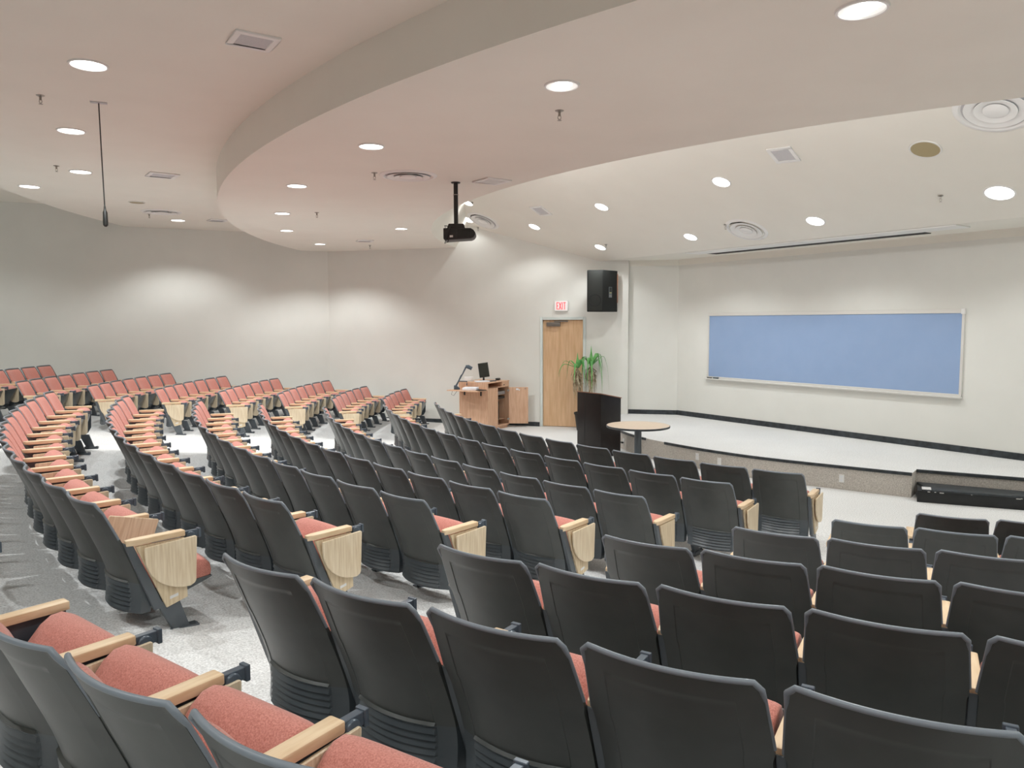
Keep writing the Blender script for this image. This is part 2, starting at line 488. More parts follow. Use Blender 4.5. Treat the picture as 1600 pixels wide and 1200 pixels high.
def back_cushion_mesh():
    us = [-1, -0.98, -0.93, -0.85, -0.7, -0.5, -0.25, 0, 0.25, 0.5, 0.7, 0.85, 0.93, 0.98, 1]
    ws = [0, 0.012, 0.04, 0.1, 0.2, 0.35, 0.5, 0.65, 0.8, 0.9, 0.96, 0.988, 1]
    mb = MB(); n = len(us); v = []; f = []
    for w in ws:
        z = 0.34 + w * (0.822 - 0.34)
        for u in us:
            t = 0.036 * (1 - abs(u) ** 8) ** 0.5 * (1 - abs(2 * w - 1) ** 10) ** 0.5
            x = u * (hw(z) - (0.026 if z > 0.6 else 0.046)); y = ysh(z) - bow(z) * (1 - (u * 0.93) ** 2) + 0.006 + t
            v.append((x, y, z))
    m = len(ws)
    for i in range(m - 1):
        for j in range(n - 1):
            f.append((i * n + j, i * n + j + 1, (i + 1) * n + j + 1, (i + 1) * n + j))
    mb.add(v, f)
    return mb.mesh('back_cushion', M['fabric'], smooth=True, angle=80)

PIV = (0.27, 0.222)       # seat hinge (y, z)
def loft_x(prof_fn, xs_, name, m, angle=60):
    mb = MB(); rings = [prof_fn(x) for x in xs_]; n = len(rings[0]); v = [p for r in rings for p in r]; f = []
    for i in range(len(rings) - 1):
        for j in range(n):
            j2 = (j + 1) % n
            f.append((i * n + j, (i + 1) * n + j, (i + 1) * n + j2, i * n + j2))
    f.append(tuple(range(n))); f.append(tuple((len(rings) - 1) * n + j for j in range(n))[::-1])
    mb.add(v, f)
    return mb.mesh(name, m, smooth=True, angle=angle)
def seat_mesh():
    # side profile of the cushion relative to the hinge, seat down
    base = [(0.032, 0.045), (0.036, 0.09), (0.05, 0.135), (0.09, 0.158), (0.15, 0.168), (0.24, 0.172), (0.31, 0.170), (0.355, 0.155),
            (0.382, 0.125), (0.39, 0.085), (0.385, 0.05), (0.37, 0.036), (0.2, 0.03), (0.08, 0.04)]
    cy_ = 0.17; cz = 0.09
    def prof(x):
        u = x / 0.222; s = (1 - abs(u) ** 7) ** (1 / 3.2) if abs(u) < 1 else 0
        s = 0.80 + 0.20 * s
        dome = 0.012 * (1 - u * u)
        return [(x, cy_ + (p[0] - cy_) * (0.93 + 0.07 * (s - 0.8) / 0.2), (cz + (p[1] - cz) * s + (dome if p[1] > 0.12 else 0))) for p in base]
    return loft_x(prof, [-0.222, -0.219, -0.208, -0.18, -0.12, -0.06, 0, 0.06, 0.12, 0.18, 0.208, 0.219, 0.222], 'seat', M['fabric'], 75)
def pan_mesh():
    base = [(0.01, 0.05), (-0.01, 0.01), (-0.005, -0.05), (0.04, -0.07), (0.14, -0.06), (0.26, -0.02), (0.36, 0.022), (0.385, 0.04), (0.38, 0.052), (0.2, 0.04), (0.05, 0.05)]
    def prof(x):
        u = abs(x) / 0.226; s = (1 - u ** 6) ** 0.5 if u < 1 else 0
        return [(x, p[0], 0.045 + (p[1] - 0.045) * (0.55 + 0.45 * s)) for p in base]
    return loft_x(prof, [-0.226, -0.22, -0.20, -0.15, -0.07, 0, 0.07, 0.15, 0.20, 0.22, 0.226], 'seat_pan', M['pan'], 60)
def arm_mesh(sx=1):
    mb = MB(); x = 0.28 * sx; w = 0.031
    # plan outline with chamfered rear end
    pl = [(x - w * 0.55, 0.125), (x + w * 0.55, 0.125), (x + w, 0.175), (x + w, 0.455), (x + w * 0.9, 0.462), (x - w * 0.9, 0.462), (x - w, 0.455), (x - w, 0.175)]
    mb.prism(pl, 0.577, 0.612)
    return mb.mesh('armrest', M['arm'], bevel=0.005, seg=2)
def bracket_mesh(sx=1):
    mb = MB(); x = 0.28 * sx
    mb.box(x - 0.014, x + 0.014, 0.455, 0.552, 0.556, 0.598)
    mb.box(x - 0.020, x + 0.020, 0.545, 0.562, 0.548, 0.603)
    Mx = Matrix.Translation((x + 0.012 * sx, 0.497, 0.566)) @ Matrix.Rotation(PI / 2, 4, 'Y')
    mb.lathe([(0.0001, -0.012), (0.026, -0.012), (0.029, -0.006), (0.029, 0.010), (0.026, 0.014), (0.0001, 0.014)], n=18, M=Mx)
    return mb.mesh('armrest_bracket', M['metal_l2'], bevel=0.002, seg=1)
M['metal_l2'] = mat('bracket_grey', (0.085, 0.11, 0.14), 0.3, 0.1, 0.6)
def leg_mesh(sx=1):
    mb = MB(); x = 0.28 * sx
    # leaning post with wider foot
    poly = [(0.115, 0.597), (0.165, 0.577), (0.315, 0.205), (0.415, 0.195), (0.475, 0.006), (0.375, 0.006), (0.300, 0.165), (0.268, 0.165)]
    mb.prism([(p[0], p[1]) for p in poly], x - 0.016, x + 0.016, axis='x')
    return mb.mesh('leg', M['leg'], bevel=0.003, seg=1)
M['leg'] = mat('leg_grey', (0.10, 0.115, 0.13), 0.4, 0.1, 0.5)
def foot_mesh(sx=1):
    mb = MB(); x = 0.28 * sx
    mb.box(x - 0.035, x + 0.035, 0.345, 0.525, -0.015, 0.018)
    for yy in (0.36, 0.51): mb.lathe([(0.0001, 0.0), (0.009, 0.0), (0.009, 0.014), (0.0001, 0.014)], n=8, M=Matrix.Translation((x + 0.02, yy, 0.014)))
    return mb.mesh('foot_plate', M['leg'], bevel=0.002, seg=1)
def inner_panel_mesh(sx=1):
    mb = MB(); x = 0.28 * sx
    mb.prism([(0.16, 0.572), (0.455, 0.572), (0.445, 0.30), (0.40, 0.22), (0.325, 0.20)], x - 0.007, x + 0.007, axis='x')
    return mb.mesh('side_plate', M['metal'], bevel=0.002, seg=1)
def wood_panel_mesh(sx=1):
    mb = MB(); x = 0.28 * sx; a, b = sorted((x + 0.010 * sx, x + 0.028 * sx))
    mb.prism([(0.175, 0.570), (0.455, 0.570), (0.462, 0.20), (0.335, 0.165)], a, b, axis='x')
    return mb.mesh('side_panel', M['lam'], bevel=0.002, seg=1)
def sticker_mesh():
    mb = MB(); x = 0.3085
    mb.prism([(0.355, 0.212), (0.405, 0.222), (0.405, 0.240), (0.355, 0.230)], x, x + 0.001, axis='x')
    return mb.mesh('sticker', M['white'])
def tablet_outline():
    pts = [(0.212, 0.553), (0.218, 0.560), (0.512, 0.573), (0.520, 0.566), (0.506, 0.30), (0.497, 0.285)]
    for t in np.linspace(0, 1, 10):      # round lower rear corner
        a = rad(270 - 90 * t)
        pts.append((0.470 + 0.256 * math.cos(a) * 1.0, 0.50 + 0.228 * math.sin(a)))
    return pts
def tablet_mesh(x0):
    mb = MB(); mb.prism(tablet_outline(), x0, x0 + 0.015, axis='x')
    return mb.mesh('tablet_arm', M['tab'], bevel=0.003, seg=1)

ME = dict(shell=shell_mesh(), rim=rim_mesh(), cushion=back_cushion_mesh(), seat=seat_mesh(), pan=pan_mesh(),
          arm=arm_mesh(), bracket=bracket_mesh(), leg=leg_mesh(), foot=foot_mesh(), plate=inner_panel_mesh(),
          armL=arm_mesh(-1), bracketL=bracket_mesh(-1), legL=leg_mesh(-1), footL=foot_mesh(-1), plateL=inner_panel_mesh(-1),
          panel=wood_panel_mesh(), panelL=wood_panel_mesh(-1), sticker=sticker_mesh(), tab=tablet_mesh(0.299), tabE=tablet_mesh(0.322))
def part(name, me, parent, loc=None, rot=None):
    o = bpy.data.objects.new(name, me)
    if loc is not None: o.location = loc
    if rot is not None: o.rotation_euler = rot
    return link(o, parent)

FOLD = rad(51)
def auditorium_seat(x, y, z, am, label, group, right_end=False, left_end=False, down=False, tablet='hang'):
    t = empty('auditorium_seat', (x, y, z), am + PI / 2)
    tag(t, label, 'auditorium seat', group)
    sh = part('back_shell', ME['shell'], t); part('rim', ME['rim'], sh)
    part('back_cushion', ME['cushion'], t)
    a = FOLD + rad(random.uniform(-4, 3))
    if down: a = 0
    st = part('seat', ME['seat'], t, (0, PIV[0], PIV[1]), (a, 0, 0)); part('seat_pan', ME['pan'], st)
    ar = part('armrest', ME['arm'], t); part('armrest_bracket', ME['bracket'], ar)
    lg = part('leg', ME['leg'], t); part('foot_plate', ME['foot'], lg)
    if right_end:
        sp = part('side_panel', ME['panel'], t); part('sticker', ME['sticker'], sp)
    else:
        part('side_plate', ME['plate'], t)
    if tablet == 'hang':
        part('tablet_arm', ME['tabE' if right_end else 'tab'], t)
    elif tablet == 'tilt':      # swung half way up about its front hinge
        part('tablet_arm', ME['tab'], t, (0, 0.50 - 0.50 * math.cos(rad(-17)) + 0.566 * math.sin(rad(-17)), 0.566 - 0.50 * math.sin(rad(-17)) - 0.566 * math.cos(rad(-17))), (rad(-17), 0, 0))
    if left_end:
        part('armrest', ME['armL'], t)
        lg = part('leg', ME['legL'], t); part('foot_plate', ME['footL'], lg)
        part('side_plate', ME['plateL'], t)
    return t

ORD = ['', 'first', 'second', 'third', 'fourth', 'fifth', 'sixth', 'seventh', 'eighth', 'ninth', 'tenth', 'eleventh', 'twelfth', 'thirteenth', 'last']
def row_name(i, front):
    k = front - i
    return 'front row' if k == 0 else ('rearmost row' if i == 0 else ORD[k + 1] + ' row')
for b, B in BL.items():
    for i in range(8):
        if B['rng'][i] is None: continue
        lo, hi = B['rng'][i]
        for k in range(lo, hi + 1):
            x, y, z, am, R = seat_pose(b, i, k)
            z = max(z, 0.0) 
            n = k - lo + 1
            if b == 'mid':
                re, le = k == 0, k == 13
                rn = row_name(i, 7)
                if re: lab = 'charcoal seat with oak end panel, middle block, %s, right-hand end' % rn
                elif le: lab = 'salmon-cushioned seat at the far left-hand end of the %s, middle block' % rn
                else: lab = 'charcoal-backed seat in the middle block, %s, %s from its right end' % (rn, ORD[n])
                if i == 1 and k == 0: lab = 'charcoal end seat with its cushion folded down, beside the pale aisle, seventh row'
            elif b == 'near':
                re, le = False, k == lo
                rn = row_name(i, 6)
                if le: lab = 'charcoal-backed seat at the left end of the %s, large foreground block' % rn
                else: lab = 'charcoal-backed seat in the foreground block, %s, %s from its left end' % (rn, ORD[n])
            else:
                re, le = k == lo, k == hi
                rn = row_name(i, 7)
                if re: lab = 'salmon seat with oak end panel, far left block, %s, aisle end' % rn
                elif le: lab = 'salmon seat beside the long wall, far left block, last of the %s' % rn
                else: lab = 'salmon-cushioned seat in the far left block, %s, %s from the aisle' % (rn, ORD[n])
            tb = 'hang'
            if b == 'mid' and i == 1 and k == 1: tb = 'tilt'
            if b == 'mid' and i == 5 and k == 0: tb = 'none'
            auditorium_seat(x, y, z, am, lab, {'mid': 'seats of the middle block', 'near': 'seats of the foreground block', 'far': 'seats of the far left block'}[b],
                            re, le, down=(b == 'mid' and i == 1 and k == 0), tablet=tb)

# ------------------------------------------------------------------ stage platform
HS = 0.34
def catmull(P, n=6):
    P = [Vector(p) for p in P]; out = []
    for i in range(len(P) - 1):
        p0 = P[max(i - 1, 0)]; p1 = P[i]; p2 = P[i + 1]; p3 = P[min(i + 2, len(P) - 1)]
        for k in range(n):
            t = k / n
            out.append(0.5 * ((2 * p1) + (-p0 + p2) * t + (2 * p0 - 5 * p1 + 4 * p2 - p3) * t * t + (-p0 + 3 * p1 - 3 * p2 + p3) * t ** 3))
    out.append(P[-1])
    return out
edge = catmull([(2.50, 17.1), (2.20, 16.3), (2.04, 15.3), (2.08, 14.46), (2.24, 13.80), (2.50, 13.20), (2.97, 12.46), (3.50, 11.80), (3.95, 11.36), (4.60, 10.85), (5.47, 10.21)])
notch = [Vector((5.66, 10.46)), Vector((6.75, 9.86)), Vector((8.40, 8.97)), Vector((9.1, 8.90))]
poly = edge + notch + [S1 + Vector((0.0, 0.0)), S0 + Vector((0.1, 0))]
mb = MB(); mb.prism([tuple(p) for p in poly], -0.05, HS)
me = mb.mesh('floor_stage', M['carpet'])
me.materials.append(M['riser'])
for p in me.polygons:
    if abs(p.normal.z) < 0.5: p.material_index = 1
tag(link(bpy.data.objects.new('floor_stage', me)), kind='structure')
def strip_along(pts, w, z0, z1, off=0.0):
    pts = [Vector(p) for p in pts]; A = []; Bq = []
    for i, p in enumerate(pts):
        d = (pts[min(i + 1, len(pts) - 1)] - pts[max(i - 1, 0)]).normalized(); n = Vector((d.y, -d.x))
        A.append(p - n * off); Bq.append(p - n * off + n * w)
    mb = MB(); n = len(pts); v = []
    for z in (z0, z1):
        v += [(*p, z) for p in A] + [(*p, z) for p in Bq]
    f = []
    for i in range(n - 1):
        f += [(i, i + 1, n + i + 1, n + i), (2 * n + i, 3 * n + i, 3 * n + i + 1, 2 * n + i + 1), (i, 2 * n + i, 2 * n + i + 1, i + 1), (n + i, n + i + 1, 3 * n + i + 1, 3 * n + i)]
    f += [(0, n, 3 * n, 2 * n), (n - 1, 2 * n - 1 + 0, 4 * n - 1, 3 * n - 1)]
    f[-1] = (n - 1, 3 * n - 1, 4 * n - 1, 2 * n - 1)
    mb.add(v, f); return mb
def side_of(pts):    # outward side check: room side is to the right of travel
    return 1
cut1 = [p for p in edge if p.y > 13.36]; cut2 = [p for p in edge if p.y < 13.02]
for nm, pts in (('trim_2', cut1), ('trim_3', cut2), ('trim_4', notch[:3])):
    pts2 = list(reversed(pts))
    mbn = strip_along(pts2, 0.03, HS - 0.035, HS + 0.008, off=0.022)
    tag(mbn.build(nm, M['rubber'], bevel=0.004, seg=1), kind='structure')
# worn step box in the recess
st = empty('platform_step', (5.45, 9.99, 0))
tag(st, 'low black worn wooden step set into the stage front at the right', 'step')
def rel(p, o): return (p[0] - o[0], p[1] - o[1])
O = (5.45, 9.99)
MB().prism([rel(p, O) for p in [(5.42, 9.97), (6.55, 9.49), (8.2, 8.72), (8.4, 8.93), (6.75, 9.83), (5.66, 10.44)]], 0.0, 0.155).build('step_body', M['worn'], st)
MB().prism([rel(p, O) for p in [(5.48, 9.925), (6.54, 9.47), (8.2, 8.70), (8.27, 8.79), (6.61, 9.58), (5.58, 10.03)]], 0.155, 0.18).build('step_edge', M['rubber'], st, bevel=0.006)
o = MB().prism([rel(p, O) for p in [(5.58, 10.03), (6.61, 9.58), (8.27, 8.79), (8.4, 8.93), (6.75, 9.83), (5.66, 10.44)]], 0.155, 0.172).build('step_tread', M['rubber'], st)
chips = MB()
for (a, w, zz) in ((0.12, 0.03, 0.142), (0.20, 0.02, 0.143), (0.26, 0.05, 0.138), (1.12, 0.05, 0.135), (1.17, 0.02, 0.14), (1.28, 0.03, 0.138), (0.62, 0.015, 0.145)):
    d = Vector((1.13, -0.48)).normalized(); p = Vector((5.42, 9.97)) + d * a - Vector((-d.y, d.x)) * 0.002
    q = p + d * w
    chips.prism([rel(p, O), rel(q, O), rel(q + Vector((-d.y, d.x)) * 0.004, O), rel(p + Vector((-d.y, d.x)) * 0.004, O)], zz, zz + 0.012)
chips.build('paint_chips', M['alu'], st)
MB().prism([rel(p, O) for p in [(5.46, 9.93), (5.56, 9.89), (5.63, 10.03), (5.53, 10.07)]], 0.178, 0.186).build('carpet_scrap', M['carpet'], st)

# baseboards
def base(name, a, b, z0, z1, n):
    mb = MB(); mb.prism([tuple(a), tuple(b), tuple(b + n * 0.012), tuple(a + n * 0.012)], z0, z1)
    return tag(mb.build(name, M['rubber'], bevel=0.003, seg=1), kind='structure')
base('baseboard_back', WBp(0), WBp(DU0 - 0.075), 0.0, 0.10, NB)
base('baseboard_back', WBp(DU1 + 0.075), WBp(LB), 0.0, 0.10, NB)
dS = (S1 - S0).normalized(); base('baseboard_stage', S0, S1, HS, HS + 0.10, Vector((dS.y, -dS.x)))
dW = (W1 - S1).normalized(); base('baseboard_front', S1, W1, HS, HS + 0.105, Vector((dW.y, -dW.x)))
NW = Vector((dW.y, -dW.x))

# ------------------------------------------------------------------ outlets on the stage riser
def wall_frame(p, n, z):     # matrix with local x along the wall, -y out of it... local: x right, y into the wall, z up
    n = Vector((n[0], n[1])).normalized(); x = Vector((-n.y, n.x))
    return Matrix(((x.x, -n.x, 0, p[0]), (x.y, -n.y, 0, p[1]), (0, 0, 1, z), (0, 0, 0, 1)))
def place(o, p, n, z):
    o.matrix_world = wall_frame(p, n, z); return o
def outlet(p, n, z, label, plug=False, blank=False):
    t = empty('power_outlet', (0, 0, 0)); place(t, p, n, z)
    tag(t, label, 'outlet', 'outlets on the stage riser')
    MB().box(-0.036, 0.036, -0.007, 0.0, -0.058, 0.058).build('cover_plate', M['white'], t, bevel=0.003, seg=1)
    if not blank:
        for dz in (-0.025, 0.025):
            MB().prism([(0.016 * math.cos(a), dz + 0.016 * math.sin(a)) for a in np.linspace(0, 2 * PI, 12, endpoint=False)], -0.009, -0.006, axis='y').build('socket', M['paper'], t)
    if plug:
        pm = MB(); pm.box(-0.05, 0.012, -0.05, -0.009, -0.04, -0.01); pm.build('plug', M['black'], t, bevel=0.006)
    return t
def edge_pt(px):      # nearest point on riser with outward normal
    best = min(range(1, len(edge) - 1), key=lambda i: (edge[i] - Vector(px)).length)
    d = (edge[best + 1] - edge[best - 1]).normalized()
    n = Vector((-d.y, d.x))
    if n.dot(Vector((-1, -1))) < 0: n = -n
    return edge[best], n
for px, z, lb, pl, bl in (((2.13, 14.2), 0.16, 'small white outlet with black plug beside the lectern, on the stage riser', True, False),
                      ((3.02, 12.4), 0.20, 'white double outlet on the riser right of the round table', False, False),
                      ((3.30, 12.05), 0.18, 'pale blank wall plate on the riser, second from the round table', False, True),
                      ((4.70, 10.78), 0.16, 'white double outlet on the riser nearest the black step', False, False)):
    p, n = edge_pt(px); outlet(p + n * 0.002, n, z, lb, pl, bl)

# ------------------------------------------------------------------ door
fr = empty('door_1', (0, 0, 0)); tag(fr, kind='structure')
uc = (DU0 + DU1) / 2; dw = (DU1 - DU0) / 2
p = WBp(uc); place(fr, p, NB, 0.0)
MB().box(-dw, dw, 0.035, 0.075, 0.01, DZ).build('door_leaf', M['door'], fr, bevel=0.002, seg=1)
mb = MB(); mb.box(-dw - 0.062, -dw, -0.02, 0.12, 0, DZ + 0.062); mb.box(dw, dw + 0.062, -0.02, 0.12, 0, DZ + 0.062); mb.box(-dw, dw, -0.02, 0.12, DZ, DZ + 0.062)
mb.build('door_frame', M['frame'], fr, bevel=0.003, seg=1)
cl = MB().box(-0.38, -0.06, -0.03, 0.035, DZ - 0.15, DZ - 0.055).build('door_closer', M['closer'], fr, bevel=0.01)
MB().box(-0.20, 0.12, -0.015, 0.012, DZ - 0.045, DZ - 0.02).build('closer_arm', M['closer'], cl)
mb = MB(); mb.lathe([(0.0001, -0.09), (0.022, -0.09), (0.026, -0.07), (0.012, -0.05), (0.012, 0.0), (0.0001, 0.0)], n=16, M=Matrix.Translation((dw - 0.09, 0.035, 1.0)) @ Matrix.Rotation(-PI / 2, 4, 'X') @ Matrix.Scale(-1, 4, (0, 0, 1)))
mb.build('door_handle', M['steel'], fr, smooth=True)

# exit sign
ex = empty('exit_sign', (0, 0, 0)); place(ex, Vector((1.139, 17.352)) + NB * 0.002, NB, 2.787)
tag(ex, 'white exit sign with red letters mounted above the wooden door', 'sign')
MB().box(-0.155, 0.155, -0.045, 0.0, -0.117, 0.117).build('sign_box', M['white'], ex, bevel=0.004)
MB().box(-0.145, 0.145, -0.0465, -0.045, -0.107, 0.107).build('sign_face', M['exit_face'], ex)
lm = MB(); y0, y1 = -0.0495, -0.0465; hz = 0.082; s = 0.017
def stroke(a, b, w=s):
    a = Vector(a); b = Vector(b); d = (b - a).normalized(); n = Vector((-d.y, d.x)) * w / 2
    lm.prism([tuple(a - n), tuple(b - n), tuple(b + n), tuple(a + n)], y0, y1, axis='y')
x = -0.108
stroke((x + s / 2, -hz), (x + s / 2, hz)); stroke((x, hz - s / 2), (x + 0.045, hz - s / 2)); stroke((x, -hz + s / 2), (x + 0.045, -hz + s / 2)); stroke((x, 0.0), (x + 0.038, 0.0))
x = -0.048; stroke((x, -hz), (x + 0.052, hz)); stroke((x + 0.052, -hz), (x, hz))
x = 0.020; stroke((x + s / 2, -hz), (x + s / 2, hz))
x = 0.052; stroke((x + 0.026, -hz), (x + 0.026, hz)); stroke((x, hz - s / 2), (x + 0.054, hz - s / 2))
lm.build('letters', M['exit_red'], ex)

# ------------------------------------------------------------------ board
BP0 = Vector((4.186, 16.11)); BP1 = Vector((7.086, 11.851)); bl = (BP1 - BP0).length
bd = empty('writing_board', (0, 0, 0)); place(bd, (BP0 + BP1) / 2 + NW * 0.002, NW, 1.905)
tag(bd, 'long blue writing board in a white frame on the stage wall', 'board')
hwb = bl / 2; hh = 0.695
MB().box(-hwb + 0.03, hwb - 0.03, -0.018, 0.0, -hh + 0.05, hh - 0.04).build('board_surface', M['board'], bd)
mb = MB(); mb.box(-hwb, hwb, -0.035, 0.0, hh - 0.065, hh); mb.box(-hwb, -hwb + 0.035, -0.028, 0, -hh, hh); mb.box(hwb - 0.04, hwb, -0.03, 0, -hh, hh); mb.box(-hwb, hwb, -0.028, 0, -hh, -hh + 0.05)
mb.build('board_frame', M['alu'], bd, bevel=0.003, seg=1)
MB().box(-hwb - 0.04, hwb + 0.01, -0.085, 0.0, -hh - 0.012, -hh + 0.012).build('tray', M['alu'], bd, bevel=0.003, seg=1)
MB().box(hwb - 0.05, hwb + 0.008, -0.045, 0, hh - 0.08, hh + 0.006).build('corner_cap', M['white'], bd, bevel=0.003, seg=1)
mkp = wall_frame((BP0 + BP1) / 2 + NW * 0.002, NW, 1.905) @ Vector((-hwb + 0.09, -0.06, -hh + 0.022))
mk = MB(); mk.tube([(-0.06, 0, 0), (0.035, 0, 0)], 0.009); mk.tube([(0.035, 0, 0), (0.065, 0, 0)], 0.0105)
o = mk.build('marker_pen', M['black'], smooth=True); o.location = mkp; o.rotation_euler = (0, 0, math.atan2(dW.y, dW.x)); tag(o, 'black marker pen on the tray at the left of the blue board', 'pen')
erp = wall_frame((BP0 + BP1) / 2 + NW * 0.002, NW, 1.905) @ Vector((-hwb + 0.26, -0.055, -hh + 0.025))
o = MB().box(-0.06, 0.06, -0.022, 0.022, -0.013, 0.014).build('board_eraser', M['visual'], bevel=0.004); o.location = erp; o.rotation_euler = (0, 0, math.atan2(dW.y, dW.x)); tag(o, 'dark board eraser on the tray beside the black marker pen', 'eraser')

# ------------------------------------------------------------------ projection-screen housing in the ceiling
sc = empty('projection_screen_housing', (0, 0, 0)); tag(sc, 'long white recessed screen housing with dark slot in the ceiling above the board', 'screen housing')
def NE(n, e): return ND * n + ED * e      # plan point from (across, along)
zc = H + HF
e0 = ED.dot(Vector((3.42, 15.08))); e1 = ED.dot(Vector((6.15, 10.75)))
q = [NE(11.30, e0), NE(11.30, e1), NE(11.72, e1), NE(11.72, e0)]
MB().prism([tuple(p) for p in q], zc - 0.022, zc - 0.002).build('housing_panel', M['white'], sc, bevel=0.003, seg=1)
e0b = ED.dot(Vector((3.9, 15.25))); e1b = ED.dot(Vector((6.29, 11.74)))
q = [NE(11.74, e0b), NE(11.74, e1b), NE(12.08, e1b), NE(12.08, e0b)]
MB().prism([tuple(p) for p in q], zc - 0.012, zc - 0.002).build('screen_slot', M['dark'], sc)
for k in range(1, 4):
    ee = e0 + (e1 - e0) * k / 4
    MB().prism([tuple(NE(11.31, ee)), tuple(NE(11.31, ee + 0.01)), tuple(NE(11.71, ee + 0.01)), tuple(NE(11.71, ee))], zc - 0.0235, zc - 0.021).build('panel_joint', M['grille'], sc)

# ------------------------------------------------------------------ ceiling fittings
def normal_at(surf, x, y):
    if surf != 'front': return Vector((0, 0, -1))
    if ND.dot(Vector((x, y))) > NCR: return Vector((0, 0, -1))
    return Vector((-GR * ND.x, -GR * ND.y, -1)).normalized()
def fit_empty(name, x, y, z, surf, rz=0.0):
    n = normal_at(surf, x, y); zax = -n
    q = zax.to_track_quat('Z', 'Y')
    o = empty(name, (x, y, z)); o.rotation_euler = (q.to_matrix() @ Matrix.Rotation(rz, 3, 'Z')).to_euler()
    return o
def can_light(x, y, z, surf, D, label, lit=True, group=None, inner=False, power=1.0):
    t = fit_empty('ceiling_light', x, y, z, surf); tag(t, label, 'ceiling light', group)
    R = D / 2
    MB().lathe([(R * 0.86, -0.004), (R * 0.88, -0.012), (R * 0.97, -0.012), (R, -0.002), (R, 0.002), (R * 0.86, 0.002)], n=40, closed=True).build('trim_ring', M['white'] if lit else M['alu'], t, smooth=True)
    if lit:
        if inner:
            MB().lathe([(0.0001, -0.003), (R * 0.87, -0.003)], n=40).build('reflector', M['lampdim'], t)
            pl = [(R * 0.5 * math.copysign(1, c) * abs(c) ** 0.6, R * 0.78 * s_) for c, s_ in [(math.cos(a), math.sin(a)) for a in np.linspace(0, 2 * PI, 28, endpoint=False)]]
            MB().prism(pl, -0.007, -0.0035).build('bulb', M['lamp'], t, rot=(0, 0, rad(8)))
        else:
            MB().lathe([(0.0001, -0.005), (R * 0.87, -0.005)], n=40).build('bulb', M['lamp'], t)
        ld = bpy.data.lights.new('can_light', 'SPOT'); ld.energy = SPOT_W * power; ld.color = SPOT_COL
        ld.spot_size = rad(132); ld.spot_blend = 0.5; ld.shadow_soft_size = 0.045
        lo = bpy.data.objects.new('lamp_light', ld); lo.location = (0, 0, -0.05)
        link(lo, t)
        # lamps hang plumb even in the tilted ceiling
        if surf == 'front': lo.rotation_euler = (q_inv(t))
    else:
        MB().lathe([(0.0001, -0.010), (R * 0.35, -0.009), (R * 0.6, -0.011), (R * 0.87, -0.009)], n=40).build('reflector', M['gold'], t, smooth=True)
    return t
def q_inv(t):
    return t.rotation_euler.to_matrix().inverted().to_euler()
ceil_names = {'hung': 'hung ceiling ring', 'rear': 'rear ceiling', 'front': 'sloping stage ceiling'}
CANS = [
 (0.381, 5.799, 4.18, 'hung', 0.27, 'round recessed light on the hung ceiling ring with its bright bulb showing, mid picture', True),
 (1.990, 4.440, 4.18, 'hung', 0.29, 'largest recessed light of the hung ceiling ring, near the top right', True),
 (-1.396, 7.72, 4.18, 'hung', 0.265, 'recessed light on the hung ring above the big round vent', False),
 (-2.752, 9.89, 4.18, 'hung', 0.27, 'round recessed light, first of the three along the left curved edge of the hung ring', False),
 (-3.677, 12.323, 4.18, 'hung', 0.26, 'round recessed light, second of the three along the left curved edge of the hung ring', False),
 (-4.279, 14.596, 4.18, 'hung', 0.26, 'round recessed light, third and farthest along the left curved edge of the hung ring', False),
 (-4.271, 17.073, 4.18, 'hung', 0.26, 'round recessed light above the corner of the two long walls', False),
 (-2.064, 14.369, 4.18, 'hung', 0.25, 'round recessed light on the hung ring just left of the projector', False),
 (-3.531, 6.52, 4.58, 'rear', 0.31, 'largest round recessed light of the rear ceiling, near the top left', False),
 (-4.93, 8.68, 4.58, 'rear', 0.30, 'round recessed light of the rear ceiling left of the hanging microphone', False),
 (-6.122, 10.967, 4.58, 'rear', 0.30, 'round recessed light of the rear ceiling behind the hanging microphone cable', False),
 (-7.573, 12.103, 4.58, 'rear', 0.31, 'leftmost round recessed light of the rear ceiling', False),
 (-6.99, 16.083, 4.58, 'rear', 0.30, 'farthest round recessed light of the rear ceiling beside the round vent', False),
 (1.692, 14.393, 4.571, 'front', 0.29, 'round recessed light on the sloping stage ceiling above the exit door', False),
 (3.273, 12.001, 4.589, 'front', 0.31, 'round recessed light below the square grille on the sloping stage ceiling', False),
 (4.801, 12.114, 3.998, 'front', 0.31, 'round recessed light right of the small round vent over the blue board', False),
 (6.235, 9.82, 4.045, 'front', 0.37, 'rightmost round recessed light of the stage ceiling', False),
 (3.34, 14.275, 3.995, 'front', 0.28, 'round recessed light left of the small round vent over the blue board', False),
 (1.896, 16.324, 4.012, 'front', 0.27, 'round recessed light of the stage ceiling above the black loudspeaker', False),
 (0.496, 16.532, 4.475, 'front', 0.28, 'round recessed light below the square grille near the side wall', False),
 (-0.937, 16.579, 4.99, 'front', 0.26, 'round recessed light peeping past the hung ceiling edge above the projector', False),
 (-0.996, 17.559, 4.767, 'front', 0.30, 'round recessed light seen edge-on right of the projector pole', False),
]
for (x, y, z, s_, D, lab, inn) in CANS:
    can_light(x, y, z, s_, D, lab, True, 'lit recessed lights', inn, power=(0.05 if x < -0.9 else 0.25 if y > 16 else 0.48) if s_ == 'front' else (0.8 if s_ == 'rear' and x < -6 else 1.0))
can_light(-6.679, 13.716, 4.58, 'rear', 0.28, 'unlit golden recessed light of the rear ceiling beside the round vent', False, 'unlit recessed lights')
can_light(5.114, 9.538, 4.53, 'front', 0.38, 'unlit golden recessed light at the right of the stage ceiling', False, 'unlit recessed lights')
